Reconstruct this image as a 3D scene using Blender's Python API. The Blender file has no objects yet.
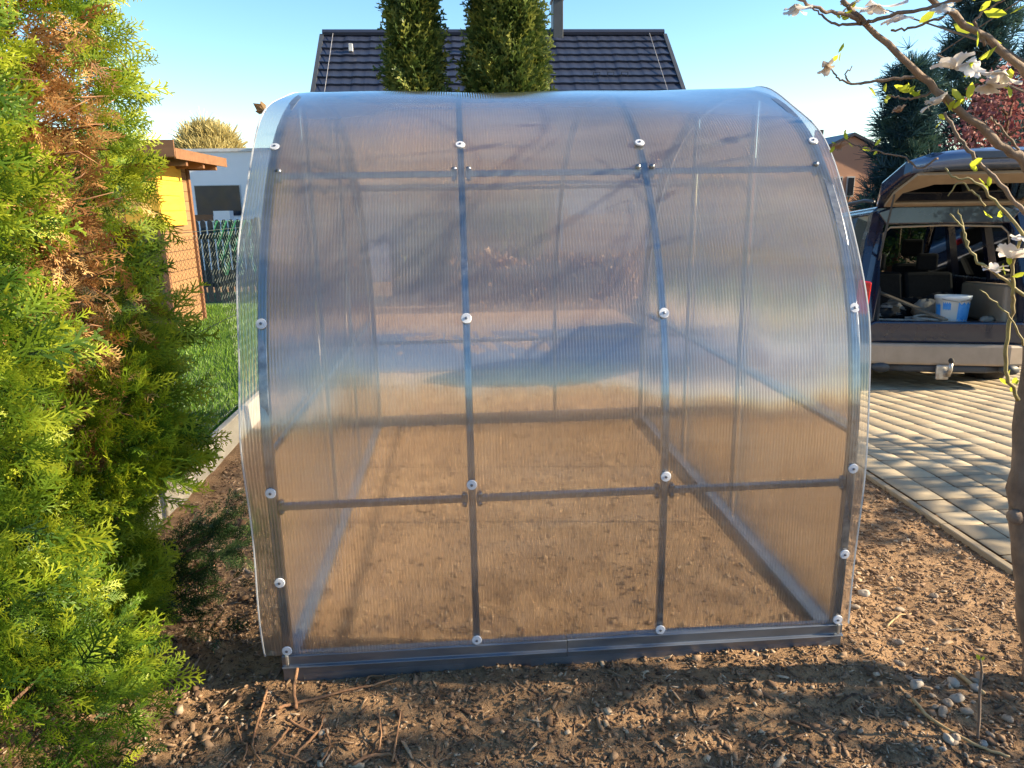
import bpy, math, random
import numpy as np
from mathutils import Vector, Matrix

random.seed(7)
rng = np.random.default_rng(11)
S = bpy.context.scene
COL = S.collection
R = math.radians

# ------------------------------------------------------------------ camera
PITCH, YAW, ROLL = 0.246, 0.067, -0.017
fwd = Vector((math.sin(YAW) * math.cos(PITCH), math.cos(YAW) * math.cos(PITCH), -math.sin(PITCH)))
r0 = Vector((math.cos(YAW), -math.sin(YAW), 0))
u0 = r0.cross(fwd)
right = r0 * math.cos(ROLL) + u0 * math.sin(ROLL)
up = -r0 * math.sin(ROLL) + u0 * math.cos(ROLL)
cam = bpy.data.cameras.new('camera')
cam.sensor_width = 36
cam.lens = 709 / 1024 * 36
cam.clip_start, cam.clip_end = 0.02, 2000
camo = bpy.data.objects.new('camera', cam)
COL.objects.link(camo)
mw = Matrix((right, up, -fwd)).transposed().to_4x4()
mw.translation = Vector((0.658, -2.262, 1.658))
camo.matrix_world = mw
S.camera = camo

# ------------------------------------------------------------------ sky, sun, exposure
SUN_EL, SUN_AZ = R(24), R(96)          # azimuth clockwise from +Y
w = bpy.data.worlds.new('World')
S.world = w
w.use_nodes = True
nt = w.node_tree
bg = nt.nodes['Background']
sky = nt.nodes.new('ShaderNodeTexSky')
sky.sky_type = 'NISHITA'
sky.sun_disc = False
sky.sun_elevation = SUN_EL
sky.sun_rotation = SUN_AZ
sky.air_density = 1.0
sky.dust_density = 0.2
sky.ozone_density = 1.0
hsv = nt.nodes.new('ShaderNodeHueSaturation')
hsv.inputs['Saturation'].default_value = 1.3
nt.links.new(sky.outputs[0], hsv.inputs['Color'])
nt.links.new(hsv.outputs[0], bg.inputs[0])
bg.inputs[1].default_value = 0.095
sl = bpy.data.lights.new('sun', 'SUN')
sl.energy = 5.0
sl.angle = R(0.5)
sl.color = (1.0, 0.83, 0.56)
slo = bpy.data.objects.new('sun', sl)
COL.objects.link(slo)
SUND = Vector((math.sin(SUN_AZ) * math.cos(SUN_EL), math.cos(SUN_AZ) * math.cos(SUN_EL), math.sin(SUN_EL)))
slo.rotation_euler = SUND.to_track_quat('Z', 'Y').to_euler()
slo.location = (20, -8, 12)
S.view_settings.view_transform = 'Standard'
S.view_settings.look = 'None'
S.view_settings.gamma = 1
S.view_settings.exposure = 1.66
S.render.engine = 'CYCLES'
c = S.cycles
c.max_bounces = 12
c.transparent_max_bounces = 24
c.transmission_bounces = 8
c.diffuse_bounces = 4
c.glossy_bounces = 4
c.use_denoising = True
c.sample_clamp_indirect = 6
c.use_adaptive_sampling = True
c.adaptive_threshold = 0.015

# ------------------------------------------------------------------ materials
def srgb(r, g, b):
    f = lambda v: ((v / 255 + 0.055) / 1.055) ** 2.4 if v > 10 else v / 255 / 12.92
    return (f(r), f(g), f(b))

class N:
    """small node-tree helper"""
    def __init__(s, name):
        s.m = bpy.data.materials.new(name)
        s.m.use_nodes = True
        s.t = s.m.node_tree
        s.t.nodes.clear()
        s.out = s.t.nodes.new('ShaderNodeOutputMaterial')
    def n(s, typ, ins=None, **kw):
        nd = s.t.nodes.new('ShaderNode' + typ)
        for k, v in kw.items():
            setattr(nd, k, v)
        for k, v in (ins or {}).items():
            sock = nd.inputs[k]
            if hasattr(v, 'is_linked') or hasattr(v, 'links'):
                s.t.links.new(v, sock)
            else:
                if sock.type == 'RGBA' and len(v) == 3:
                    v = (*v, 1)
                sock.default_value = v
        return nd
    def ramp(s, fac, stops):
        nd = s.t.nodes.new('ShaderNodeValToRGB')
        e = nd.color_ramp.elements
        while len(e) > 1:
            e.remove(e[0])
        e[0].position = stops[0][0]; e[0].color = (*stops[0][1], 1)
        for p, cc in stops[1:]:
            x = e.new(p); x.color = (*cc, 1)
        s.t.links.new(fac, nd.inputs[0])
        return nd.outputs[0]
    def coord(s, kind='Object', scale=(1, 1, 1)):
        tc = s.n('TexCoord')
        mp = s.n('Mapping', {'Vector': tc.outputs[kind], 'Scale': scale})
        return mp.outputs[0]
    def noise(s, scale, detail=4, rough=0.55, vec=None, dist=0.0):
        ins = {'Scale': scale, 'Detail': detail, 'Roughness': rough, 'Distortion': dist}
        if vec is not None:
            ins['Vector'] = vec
        return s.n('TexNoise', ins).outputs[0]
    def mixc(s, fac, a, b, blend='MIX'):
        nd = s.n('Mix', data_type='RGBA', blend_type=blend)
        for sock, v in ((nd.inputs[0], fac), (nd.inputs[6], a), (nd.inputs[7], b)):
            if hasattr(v, 'links'):
                s.t.links.new(v, sock)
            else:
                sock.default_value = (*v, 1) if not isinstance(v, (int, float)) else v
        return nd.outputs[2]
    def math(s, op, a, b=0.0):
        nd = s.n('Math', operation=op)
        for i, v in enumerate((a, b)):
            if hasattr(v, 'links'):
                s.t.links.new(v, nd.inputs[i])
            else:
                nd.inputs[i].default_value = v
        return nd.outputs[0]
    def finish(s, sh):
        s.t.links.new(sh, s.out.inputs[0])
        return s.m

def simple(name, a, b=None, rough=0.6, scale=8, metal=0.0, bump=0.0, bscale=40, stretch=(1, 1, 1), spec=0.5, coat=0.0):
    """mottled principled surface: two real colours of the thing blended by noise"""
    s = N(name)
    v = s.coord('Object', stretch)
    if b is None:
        b = tuple(x * 0.75 for x in a)
    col = s.mixc(s.ramp(s.noise(scale, 5, 0.6, v), [(0.35, (0, 0, 0)), (0.68, (1, 1, 1))]), a, b)
    rr = s.math('ADD', s.math('MULTIPLY', s.noise(scale * 2.3, 3, 0.5, v), 0.25), rough - 0.12)
    ins = {'Base Color': col, 'Roughness': rr, 'Metallic': metal, 'Specular IOR Level': spec, 'Coat Weight': coat}
    if bump:
        ins['Normal'] = s.n('Bump', {'Strength': bump, 'Distance': 0.01, 'Height': s.noise(bscale, 5, 0.65, v)}).outputs[0]
    return s.finish(s.n('BsdfPrincipled', ins).outputs[0])

def leafmat(name, stops, trans=0.3, rough=0.5, gloss=0.02):
    s = N(name)
    at = s.n('Attribute', attribute_name='tone').outputs['Fac']
    col = s.ramp(at, stops)
    d = s.n('BsdfDiffuse', {'Color': col}).outputs[0]
    t = s.n('BsdfTranslucent', {'Color': s.mixc(0.5, col, (0.55, 0.6, 0.05), 'MIX') if trans > 0.35 else col}).outputs[0]
    m = s.n('MixShader', {0: trans, 1: d, 2: t}).outputs[0]
    g = s.n('BsdfGlossy', {'Color': (1, 1, 1), 'Roughness': rough}).outputs[0]
    return s.finish(s.n('MixShader', {0: gloss, 1: m, 2: g}).outputs[0])

M = {}
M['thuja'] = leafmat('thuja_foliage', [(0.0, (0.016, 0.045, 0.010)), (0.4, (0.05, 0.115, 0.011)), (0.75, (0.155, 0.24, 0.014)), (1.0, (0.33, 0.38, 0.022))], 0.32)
M['thuja_shade'] = leafmat('thuja_shaded_foliage', [(0.0, (0.015, 0.035, 0.014)), (0.6, (0.04, 0.085, 0.025)), (1.0, (0.10, 0.16, 0.04))], 0.25)  # thuja foliage again, the low branch's shade put into darker greens
M['dead'] = leafmat('dead_thuja', [(0.0, (0.13, 0.055, 0.02)), (0.5, (0.40, 0.20, 0.075)), (1.0, (0.66, 0.43, 0.18))], 0.2)
M['cypress'] = leafmat('cypress_foliage', [(0.0, (0.022, 0.045, 0.015)), (0.5, (0.065, 0.105, 0.022)), (1.0, (0.25, 0.26, 0.055))], 0.2)
M['pine'] = leafmat('pine_needles', [(0.0, (0.015, 0.040, 0.055)), (0.6, (0.035, 0.08, 0.085)), (1.0, (0.08, 0.14, 0.08))], 0.15)
M['plum'] = leafmat('plum_leaves', [(0.0, (0.10, 0.025, 0.03)), (0.6, (0.26, 0.09, 0.09)), (1.0, (0.5, 0.28, 0.25))], 0.3)
M['shrub'] = leafmat('shrub_leaves', [(0.0, (0.02, 0.05, 0.015)), (0.6, (0.06, 0.13, 0.03)), (1.0, (0.22, 0.28, 0.06))], 0.3)
M['beech'] = leafmat('beech_leaves', [(0.0, (0.16, 0.075, 0.035)), (0.6, (0.30, 0.16, 0.07)), (1.0, (0.44, 0.29, 0.14))], 0.25)
M['straw'] = leafmat('straw_twigs', [(0.0, (0.32, 0.25, 0.09)), (1.0, (0.58, 0.5, 0.22))], 0.3)
M['grass'] = leafmat('lawn_grass', [(0.0, (0.05, 0.11, 0.012)), (0.6, (0.14, 0.27, 0.02)), (1.0, (0.3, 0.42, 0.05))], 0.35)
M['bud'] = leafmat('magnolia_leaf', [(0.0, (0.30, 0.36, 0.03)), (1.0, (0.55, 0.55, 0.05))], 0.55)
M['petal'] = leafmat('magnolia_petal', [(0.0, (0.30, 0.19, 0.13)), (0.35, (0.66, 0.58, 0.5)), (1.0, (0.84, 0.8, 0.78))], 0.34)
M['bark'] = simple('thuja_bark', (0.16, 0.08, 0.045), (0.09, 0.05, 0.03), 0.9, 14, bump=0.5, stretch=(1, 1, 0.2))
M['magbark'] = simple('magnolia_bark', (0.22, 0.155, 0.115), (0.11, 0.078, 0.06), 0.85, 18, bump=0.5, bscale=60, stretch=(1, 1, 0.5))
M['twig'] = simple('green_twig', (0.30, 0.26, 0.10), (0.18, 0.13, 0.06), 0.7, 30)
M['root'] = simple('root_wood', (0.30, 0.16, 0.08), (0.16, 0.075, 0.04), 0.85, 30, bump=0.3)
M['drywood'] = simple('dry_stick', (0.48, 0.33, 0.16), (0.30, 0.19, 0.09), 0.8, 25)
M['galv'] = simple('galvanised_steel', (0.30, 0.32, 0.35), (0.17, 0.18, 0.21), 0.33, 38, metal=0.8)
M['galvdark'] = simple('galvanised_rail', (0.22, 0.24, 0.28), (0.15, 0.17, 0.21), 0.38, 12, metal=0.75, stretch=(0.3, 1, 1))
M['washer'] = simple('clear_plastic_washer', (0.58, 0.60, 0.66), (0.48, 0.50, 0.57), 0.3, 30)
M['screw'] = simple('screw_steel', (0.2, 0.21, 0.25), None, 0.4, 30, metal=0.8)
M['concrete'] = simple('concrete', (0.40, 0.36, 0.29), (0.29, 0.26, 0.21), 0.9, 6, bump=0.25, bscale=60)
M['post'] = simple('grey_green_post', (0.05, 0.065, 0.075), (0.035, 0.045, 0.055), 0.5, 12)
M['wire'] = simple('fence_wire', (0.07, 0.09, 0.08), None, 0.5, 10, metal=0.3)
M['netgreen'] = simple('green_plastic_net', (0.03, 0.20, 0.11), (0.02, 0.13, 0.08), 0.5, 10)
M['picket'] = simple('dark_picket', (0.035, 0.04, 0.055), (0.025, 0.03, 0.04), 0.6, 10)
M['plaster'] = simple('white_plaster', (0.82, 0.82, 0.83), (0.77, 0.77, 0.78), 0.9, 1.2, bump=0.1, bscale=90)
M['plasterw'] = simple('warm_plaster', (0.70, 0.66, 0.66), (0.62, 0.58, 0.58), 0.9, 0.8, bump=0.1, bscale=90)
M['salmon'] = simple('salmon_plaster', (0.62, 0.34, 0.22), (0.55, 0.30, 0.20), 0.9, 0.8)
M['darkglass'] = simple('window_glass', (0.02, 0.025, 0.04), (0.015, 0.02, 0.03), 0.2, 2, spec=0.35)
M['frame'] = simple('window_frame', (0.6, 0.6, 0.6), None, 0.5, 5)
M['anthracite'] = simple('anthracite', (0.045, 0.05, 0.06), (0.035, 0.04, 0.05), 0.5, 4)
M['soffit'] = simple('fascia_wood', (0.22, 0.105, 0.05), (0.16, 0.075, 0.035), 0.7, 4, stretch=(0.4, 4, 4))
M['yellow'] = simple('sunlit_wall_yellow', (0.76, 0.42, 0.05), (0.66, 0.34, 0.035), 0.6, 3, stretch=(0.5, 1, 6))  # sunlit patch of the shed wall put into a yellow colour
M['roofing'] = simple('shed_roof_felt', (0.13, 0.10, 0.09), (0.09, 0.07, 0.065), 0.9, 9, bump=0.3)
M['stone'] = simple('pebble', (0.30, 0.23, 0.17), (0.20, 0.15, 0.11), 0.8, 16, bump=0.2)
M['whitestone'] = simple('pale_pebble', (0.34, 0.29, 0.24), (0.25, 0.21, 0.17), 0.7, 16)
M['navy'] = simple('navy_car_paint', (0.008, 0.011, 0.034), (0.007, 0.009, 0.028), 0.28, 2, spec=0.6, coat=0.8)
M['silverblue'] = simple('pale_blue_car_paint', (0.30, 0.42, 0.60), (0.27, 0.39, 0.56), 0.3, 2, coat=0.8)
M['tailpaint'] = simple('sky_lit_navy_paint', (0.10, 0.14, 0.24), (0.08, 0.115, 0.20), 0.3, 2, coat=0.9)  # navy paint lightened: the sky's reflection is put into its colour
M['beigeplastic'] = simple('beige_plastic', (0.33, 0.25, 0.18), (0.28, 0.21, 0.15), 0.6, 7)
M['bumper'] = simple('sand_bumper', (0.38, 0.29, 0.22), (0.31, 0.24, 0.18), 0.5, 7)
M['carpet'] = simple('dark_trunk_carpet', (0.03, 0.03, 0.035), (0.02, 0.02, 0.024), 0.95, 20)
M['seat'] = simple('dark_seat_fabric', (0.010, 0.009, 0.010), (0.007, 0.006, 0.007), 0.9, 14)
M['rubber'] = simple('dusty_rubber', (0.05, 0.042, 0.035), (0.03, 0.026, 0.022), 0.9, 12)
M['alloy'] = simple('alloy_rim', (0.45, 0.45, 0.46), None, 0.4, 8, metal=0.7)
M['redlamp'] = simple('red_lamp', (0.5, 0.012, 0.015), (0.4, 0.01, 0.012), 0.2, 6, coat=0.5)
M['chrome'] = simple('bare_steel', (0.55, 0.53, 0.5), (0.3, 0.25, 0.2), 0.4, 18, metal=0.7)
M['bag'] = simple('black_fabric', (0.02, 0.02, 0.024), (0.012, 0.012, 0.015), 0.9, 20)
M['pailwhite'] = simple('white_pail', (0.82, 0.82, 0.82), (0.76, 0.76, 0.76), 0.4, 6)
M['cloth'] = simple('grey_cloth', (0.42, 0.38, 0.33), (0.3, 0.27, 0.24), 0.9, 14, bump=0.3)
M['asphalt'] = simple('blue_shade_paving', (0.055, 0.075, 0.12), (0.045, 0.06, 0.10), 0.85, 5, bump=0.15)  # blue of shade and sky sheen put into the paving colour

def planks(name, a, b, pitch, axis, rough=0.7):
    """horizontal boards: groove lines every `pitch` metres in z, grain noise along"""
    s = N(name)
    v = s.coord('Object', (1, 1, 1))
    sep = s.n('SeparateXYZ', {0: v}).outputs[2]
    fr = s.math('FRACT', s.math('DIVIDE', sep, pitch))
    idx = s.math('FLOOR', s.math('DIVIDE', sep, pitch))
    grain = s.noise(6, 5, 0.65, s.coord('Object', (1, 1, 14)))
    wn = s.n('TexWhiteNoise', {'W': idx}, noise_dimensions='1D').outputs[0]
    f = s.math('ADD', s.math('MULTIPLY', grain, 0.8), s.math('MULTIPLY', wn, 0.4))
    col = s.mixc(f, a, b)
    groove = s.math('LESS_THAN', fr, 0.07)
    col = s.mixc(groove, col, tuple(x * 0.35 for x in b))
    h = s.math('SUBTRACT', 1.0, groove)
    bp = s.n('Bump', {'Strength': 0.6, 'Distance': 0.01, 'Height': h}).outputs[0]
    return s.finish(s.n('BsdfPrincipled', {'Base Color': col, 'Roughness': rough, 'Normal': bp}).outputs[0])
M['shedwood'] = planks('shed_planks', (0.34, 0.185, 0.08), (0.22, 0.115, 0.05), 0.13, 'z')

def tilemat():
    s = N('dark_roof_tiles')
    v = s.coord('Object', (1, 1, 1))
    n1 = s.noise(1.3, 4, 0.6, v)
    n2 = s.noise(9, 3, 0.6, v)
    col = s.mixc(n1, (0.015, 0.021, 0.044), (0.028, 0.036, 0.062))
    col = s.mixc(s.math('MULTIPLY', n2, 0.4), col, (0.045, 0.05, 0.078))
    return s.finish(s.n('BsdfPrincipled', {'Base Color': col, 'Roughness': 0.38}).outputs[0])
M['tiles'] = tilemat()

def soilmat():
    s = N('soil')
    v = s.coord('Object')
    big = s.noise(1.1, 4, 0.6, v)
    mid = s.noise(7, 6, 0.7, v, 0.4)
    fine = s.noise(55, 6, 0.75, v)
    col = s.ramp(mid, [(0.28, (0.075, 0.040, 0.022)), (0.44, (0.21, 0.120, 0.062)), (0.6, (0.37, 0.225, 0.118)), (0.78, (0.51, 0.34, 0.19))])
    col = s.mixc(s.ramp(big, [(0.35, (0, 0, 0)), (0.7, (0.6, 0.6, 0.6))]), col, (0.22, 0.125, 0.068))
    col = s.mixc(s.ramp(fine, [(0.4, (0, 0, 0)), (0.75, (0.75, 0.75, 0.75))]), col, (0.36, 0.24, 0.14))
    col = s.mixc(s.ramp(s.noise(120, 3, 0.6, v), [(0.3, (0.7, 0.7, 0.7)), (0.42, (0, 0, 0))]), col, (0.04, 0.024, 0.016))
    h = s.math('ADD', s.math('MULTIPLY', mid, 1.0), s.math('MULTIPLY', fine, 0.6))
    bp = s.n('Bump', {'Strength': 0.8, 'Distance': 0.03, 'Height': h}).outputs[0]
    return s.finish(s.n('BsdfPrincipled', {'Base Color': col, 'Roughness': 0.95, 'Specular IOR Level': 0.2, 'Normal': bp}).outputs[0])
M['soil'] = soilmat()
def lawnmat():
    s = N('lawn_soil')
    v = s.coord('Object')
    col = s.ramp(s.noise(3, 6, 0.7, v), [(0.3, (0.03, 0.07, 0.014)), (0.6, (0.07, 0.15, 0.02)), (0.8, (0.14, 0.19, 0.04))])
    bp = s.n('Bump', {'Strength': 0.8, 'Distance': 0.03, 'Height': s.noise(90, 4, 0.7, v)}).outputs[0]
    return s.finish(s.n('BsdfPrincipled', {'Base Color': col, 'Roughness': 0.9, 'Normal': bp}).outputs[0])
M['lawn'] = lawnmat()
def tonemat(name, stops, rough=0.9, nscale=30, bump=0.3):
    s = N(name)
    at = s.n('Attribute', attribute_name='tone').outputs['Fac']
    v = s.coord('Object')
    col = s.ramp(s.math('ADD', at, s.math('MULTIPLY', s.math('SUBTRACT', s.noise(nscale, 5, 0.65, v), 0.5), 0.45)), stops)
    bp = s.n('Bump', {'Strength': bump, 'Distance': 0.004, 'Height': s.noise(nscale * 4, 4, 0.7, v)}).outputs[0]
    return s.finish(s.n('BsdfPrincipled', {'Base Color': col, 'Roughness': rough, 'Specular IOR Level': 0.3, 'Normal': bp}).outputs[0])
M['litter'] = tonemat('soil_litter', [(0.0, (0.05, 0.028, 0.018)), (0.4, (0.15, 0.09, 0.055)), (0.75, (0.29, 0.19, 0.115)), (1.0, (0.46, 0.36, 0.26))])
M['paver'] = tonemat('paver', [(0.0, (0.26, 0.205, 0.14)), (0.5, (0.36, 0.285, 0.19)), (1.0, (0.45, 0.365, 0.25))], 0.85, 12, 0.25)

def polymat(ribaxis):
    """thin twin-wall polycarbonate: part clear, part smeared sideways by its ribs, a little milky, glossy"""
    s = N('twin_wall_polycarbonate_' + ribaxis)
    geo = s.n('NewGeometry')
    pos = s.n('SeparateXYZ', {0: geo.outputs['Position']})
    u = pos.outputs[0 if ribaxis == 'x' else 1]
    ph = s.math('MULTIPLY', u, 2 * math.pi / 0.0105)
    sn = s.math('SINE', ph)
    wv = s.noise(5, 3, 0.6, s.coord('Object', (1, 1, 0.25)))
    amp = s.math('MULTIPLY', sn, 0.9)
    comb = s.n('CombineXYZ', {0: amp if ribaxis == 'x' else 0.0, 1: amp if ribaxis == 'y' else 0.0, 2: 0.0}).outputs[0]
    nn = s.n('VectorMath', {0: geo.outputs['Normal'], 1: comb}, operation='ADD').outputs[0]
    nn = s.n('VectorMath', {0: nn}, operation='NORMALIZE').outputs[0]
    amp2 = s.math('MULTIPLY', sn, 0.13)
    comb2 = s.n('CombineXYZ', {0: amp2 if ribaxis == 'x' else 0.0, 1: amp2 if ribaxis == 'y' else 0.0, 2: s.math('MULTIPLY', s.math('SUBTRACT', wv, 0.5), 0.12)}).outputs[0]
    n2 = s.n('VectorMath', {0: geo.outputs['Normal'], 1: comb2}, operation='ADD').outputs[0]
    n2 = s.n('VectorMath', {0: n2}, operation='NORMALIZE').outputs[0]
    streak = s.ramp(s.noise(2.2, 6, 0.7, s.coord('Object', (0.8, 0.8, 11))), [(0.45, (0, 0, 0)), (0.8, (1, 1, 1))])
    refr = s.n('BsdfRefraction', {'Color': (0.95, 0.96, 0.98), 'Roughness': 0.40, 'IOR': 1.06, 'Normal': nn}).outputs[0]
    tr = s.n('BsdfTransparent', {'Color': (0.96, 0.97, 0.98)}).outputs[0]
    a = s.n('MixShader', {0: 0.36, 1: tr, 2: refr}).outputs[0]
    milk = s.n('MixShader', {0: 0.6, 1: s.n('BsdfDiffuse', {'Color': (0.8, 0.82, 0.85)}).outputs[0],
                             2: s.n('BsdfTranslucent', {'Color': (0.8, 0.82, 0.85)}).outputs[0]}).outputs[0]
    rib = s.math('GREATER_THAN', sn, 0.78)
    dust = s.ramp(wv, [(0.4, (0, 0, 0)), (0.75, (1, 1, 1))])
    mf = s.math('ADD', s.math('ADD', 0.022, s.math('MULTIPLY', rib, 0.03)), s.math('MULTIPLY', dust, 0.03))
    mf = s.math('ADD', mf, s.math('MULTIPLY', streak, 0.08))
    nz = s.n('SeparateXYZ', {0: geo.outputs['True Normal']}).outputs[2]          # sky glow on the roof put in as milkier upward faces
    mf = s.math('ADD', mf, s.math('MULTIPLY', s.math('MAXIMUM', s.math('ABSOLUTE', nz), 0.0), 0.18))
    b = s.n('MixShader', {0: mf, 1: a, 2: milk}).outputs[0]
    # four reflecting interfaces in a twin wall: R4 = 4R / (1 + 3R)
    fr = s.n('LayerWeight', {'Blend': 0.31}).outputs['Fresnel']
    r4 = s.math('DIVIDE', s.math('MULTIPLY', fr, 4.0), s.math('ADD', 1.0, s.math('MULTIPLY', fr, 3.0)))
    gl = s.n('BsdfGlossy', {'Color': (1, 1, 1), 'Roughness': 0.12, 'Normal': n2}).outputs[0]
    return s.finish(s.n('MixShader', {0: r4, 1: b, 2: gl}).outputs[0])
M['polyx'] = polymat('x')
M['polyy'] = polymat('y')
M['polyedge'] = simple('sheet_edge_tape', (0.42, 0.44, 0.48), (0.34, 0.36, 0.40), 0.4, 20)
def glassmat(name, tint, k=0.8):
    s = N(name)
    tr = s.n('BsdfTransparent', {'Color': tint}).outputs[0]
    gl = s.n('BsdfGlossy', {'Color': (1, 1, 1), 'Roughness': 0.03}).outputs[0]
    f = s.n('Fresnel', {'IOR': 1.5}).outputs[0]
    nz = s.math('MULTIPLY', s.noise(3, 2), 0.04)
    return s.finish(s.n('MixShader', {0: s.math('ADD', f, nz), 1: tr, 2: gl}).outputs[0])
M['carglass'] = glassmat('car_glass', (0.55, 0.6, 0.6))
M['sideglass'] = glassmat('privacy_glass', (0.13, 0.15, 0.16))
M['tintglass'] = glassmat('tinted_glass', (0.08, 0.09, 0.1))

# ------------------------------------------------------------------ mesh helpers
def tag(o, label=None, cat=None, group=None, kind=None):
    if label: o['label'] = label
    if cat: o['category'] = cat
    if group: o['group'] = group
    if kind: o['kind'] = kind
    return o

def empty(name, loc=(0, 0, 0), rz=0.0, rx=0.0):
    o = bpy.data.objects.new(name, None)
    o.empty_display_size = 0.1
    o.location = loc
    o.rotation_euler = (rx, 0, rz)
    COL.objects.link(o)
    return o

class MB:
    def __init__(s):
        s.v, s.f = [], []
    def add(s, vs, fs):
        k = len(s.v)
        s.v += [tuple(p) for p in vs]
        s.f += [tuple(i + k for i in q) for q in fs]
        return s
    def box(s, a, b, mat=None):
        (x0, y0, z0), (x1, y1, z1) = a, b
        vs = [(x0, y0, z0), (x1, y0, z0), (x1, y1, z0), (x0, y1, z0), (x0, y0, z1), (x1, y0, z1), (x1, y1, z1), (x0, y1, z1)]
        if mat is not None:
            vs = [mat @ Vector(p) for p in vs]
        return s.add(vs, [(3, 2, 1, 0), (4, 5, 6, 7), (0, 1, 5, 4), (1, 2, 6, 5), (2, 3, 7, 6), (3, 0, 4, 7)])
    def tube(s, pts, rad, n=8, caps=True, square=False):
        pts = [Vector(p) for p in pts]
        m = len(pts)
        if not hasattr(rad, '__len__'):
            rad = [rad] * m
        t0 = (pts[1] - pts[0]).normalized()
        ref = Vector((0, 0, 1)) if abs(t0.z) < 0.9 else Vector((0, 1, 0))
        if square:
            ref = Vector((1, 0, 0)) if abs(t0.x) < 0.9 else Vector((0, 0, 1))
        k = len(s.v)
        for i, p in enumerate(pts):
            t = (pts[min(i + 1, m - 1)] - pts[max(i - 1, 0)]).normalized()
            a = (ref - t * ref.dot(t)).normalized()
            ref = a
            b = t.cross(a)
            for j in range(n):
                an = 2 * math.pi * (j + (0.5 if square else 0)) / n
                s.v.append(tuple(p + (a * math.cos(an) + b * math.sin(an)) * rad[i]))
        for i in range(m - 1):
            for j in range(n):
                s.f.append((k + i * n + j, k + i * n + (j + 1) % n, k + (i + 1) * n + (j + 1) % n, k + (i + 1) * n + j))
        if caps:
            s.f.append(tuple(k + j for j in range(n - 1, -1, -1)))
            s.f.append(tuple(k + (m - 1) * n + j for j in range(n)))
        return s
    def lathe(s, prof, n=20, mat=None, sx=1.0, sy=1.0):
        k = len(s.v)
        for r, z in prof:
            for j in range(n):
                an = 2 * math.pi * j / n
                p = Vector((r * math.cos(an) * sx, r * math.sin(an) * sy, z))
                s.v.append(tuple(mat @ p if mat is not None else p))
        m = len(prof)
        for i in range(m - 1):
            for j in range(n):
                s.f.append((k + i * n + j, k + i * n + (j + 1) % n, k + (i + 1) * n + (j + 1) % n, k + (i + 1) * n + j))
        s.f.append(tuple(k + j for j in range(n - 1, -1, -1)))
        s.f.append(tuple(k + (m - 1) * n + j for j in range(n)))
        return s
    def prism(s, poly, axis, a, b, mat=None):
        """polygon in the two other axes, extruded along axis from a to b (may be convex or concave)"""
        n = len(poly)
        def P(u, v, t):
            p = {'x': (t, u, v), 'y': (u, t, v), 'z': (u, v, t)}[axis]
            return mat @ Vector(p) if mat is not None else p
        vs = [P(u, v, a) for u, v in poly] + [P(u, v, b) for u, v in poly]
        fs = [tuple(range(n - 1, -1, -1)), tuple(range(n, 2 * n))] + [(i, (i + 1) % n, n + (i + 1) % n, n + i) for i in range(n)]
        return s.add(vs, fs)
    def build(s, name, mat, parent=None, smooth=False, bevel=0.0):
        me = bpy.data.meshes.new(name)
        me.from_pydata(s.v, [], s.f)
        me.update()
        o = bpy.data.objects.new(name, me)
        COL.objects.link(o)
        for m_ in (mat if isinstance(mat, (list, tuple)) else [mat]):
            me.materials.append(m_)
        if smooth:
            for p in me.polygons:
                p.use_smooth = True
        if parent:
            o.parent = parent
        if bevel:
            md = o.modifiers.new('bevel', 'BEVEL')
            md.width = bevel; md.segments = 2; md.limit_method = 'ANGLE'; md.angle_limit = R(40)
        return o

def np_mesh(name, V, F, mat, parent=None, tone=None, smooth=False):
    """big mesh from arrays; F is (m,k) with equal face sizes"""
    me = bpy.data.meshes.new(name)
    V = np.asarray(V, np.float32); F = np.asarray(F, np.int32)
    m, k = F.shape
    me.vertices.add(len(V)); me.vertices.foreach_set('co', V.ravel())
    me.loops.add(m * k); me.loops.foreach_set('vertex_index', F.ravel())
    me.polygons.add(m); me.polygons.foreach_set('loop_start', np.arange(0, m * k, k, dtype=np.int32))
    me.polygons.foreach_set('loop_total', np.full(m, k, np.int32))
    if smooth:
        me.polygons.foreach_set('use_smooth', np.ones(m, bool))
    me.update(calc_edges=True)
    if tone is not None:
        at = me.attributes.new('tone', 'FLOAT', 'POINT')
        at.data.foreach_set('value', np.asarray(tone, np.float32))
    me.materials.append(mat)
    o = bpy.data.objects.new(name, me)
    COL.objects.link(o)
    if parent: o.parent = parent
    return o

def scatter(templates, pos, xdir, zdir, scale, tone, tipgain=0.0):
    """place copies of leaf templates: local x along xdir, local z near zdir. returns V, F, T"""
    n = len(pos)
    x = xdir / np.maximum(np.linalg.norm(xdir, axis=1, keepdims=True), 1e-6)
    z = zdir - x * (zdir * x).sum(1, keepdims=True)
    z /= np.maximum(np.linalg.norm(z, axis=1, keepdims=True), 1e-6)
    y = np.cross(z, x)
    which = rng.integers(0, len(templates), n)
    Vs, Fs, Ts, off = [], [], [], 0
    for ti, (tv, tf) in enumerate(templates):
        idx = np.where(which == ti)[0]
        if not len(idx): continue
        sc = scale[idx][:, None, None] if np.ndim(scale) else scale
        P = (tv[None, :, 0:1] * x[idx][:, None] + tv[None, :, 1:2] * y[idx][:, None] + tv[None, :, 2:3] * z[idx][:, None]) * sc + pos[idx][:, None]
        k = len(tv)
        Vs.append(P.reshape(-1, 3))
        Fs.append((tf[None] + (np.arange(len(idx)) * k)[:, None, None] + off).reshape(-1, tf.shape[1]))
        Ts.append((tone[idx][:, None] + tipgain * (tv[None, :, 0] - 0.5)).ravel())
        off += k * len(idx)
    return np.concatenate(Vs), np.concatenate(Fs), np.clip(np.concatenate(Ts), 0, 1)

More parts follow.
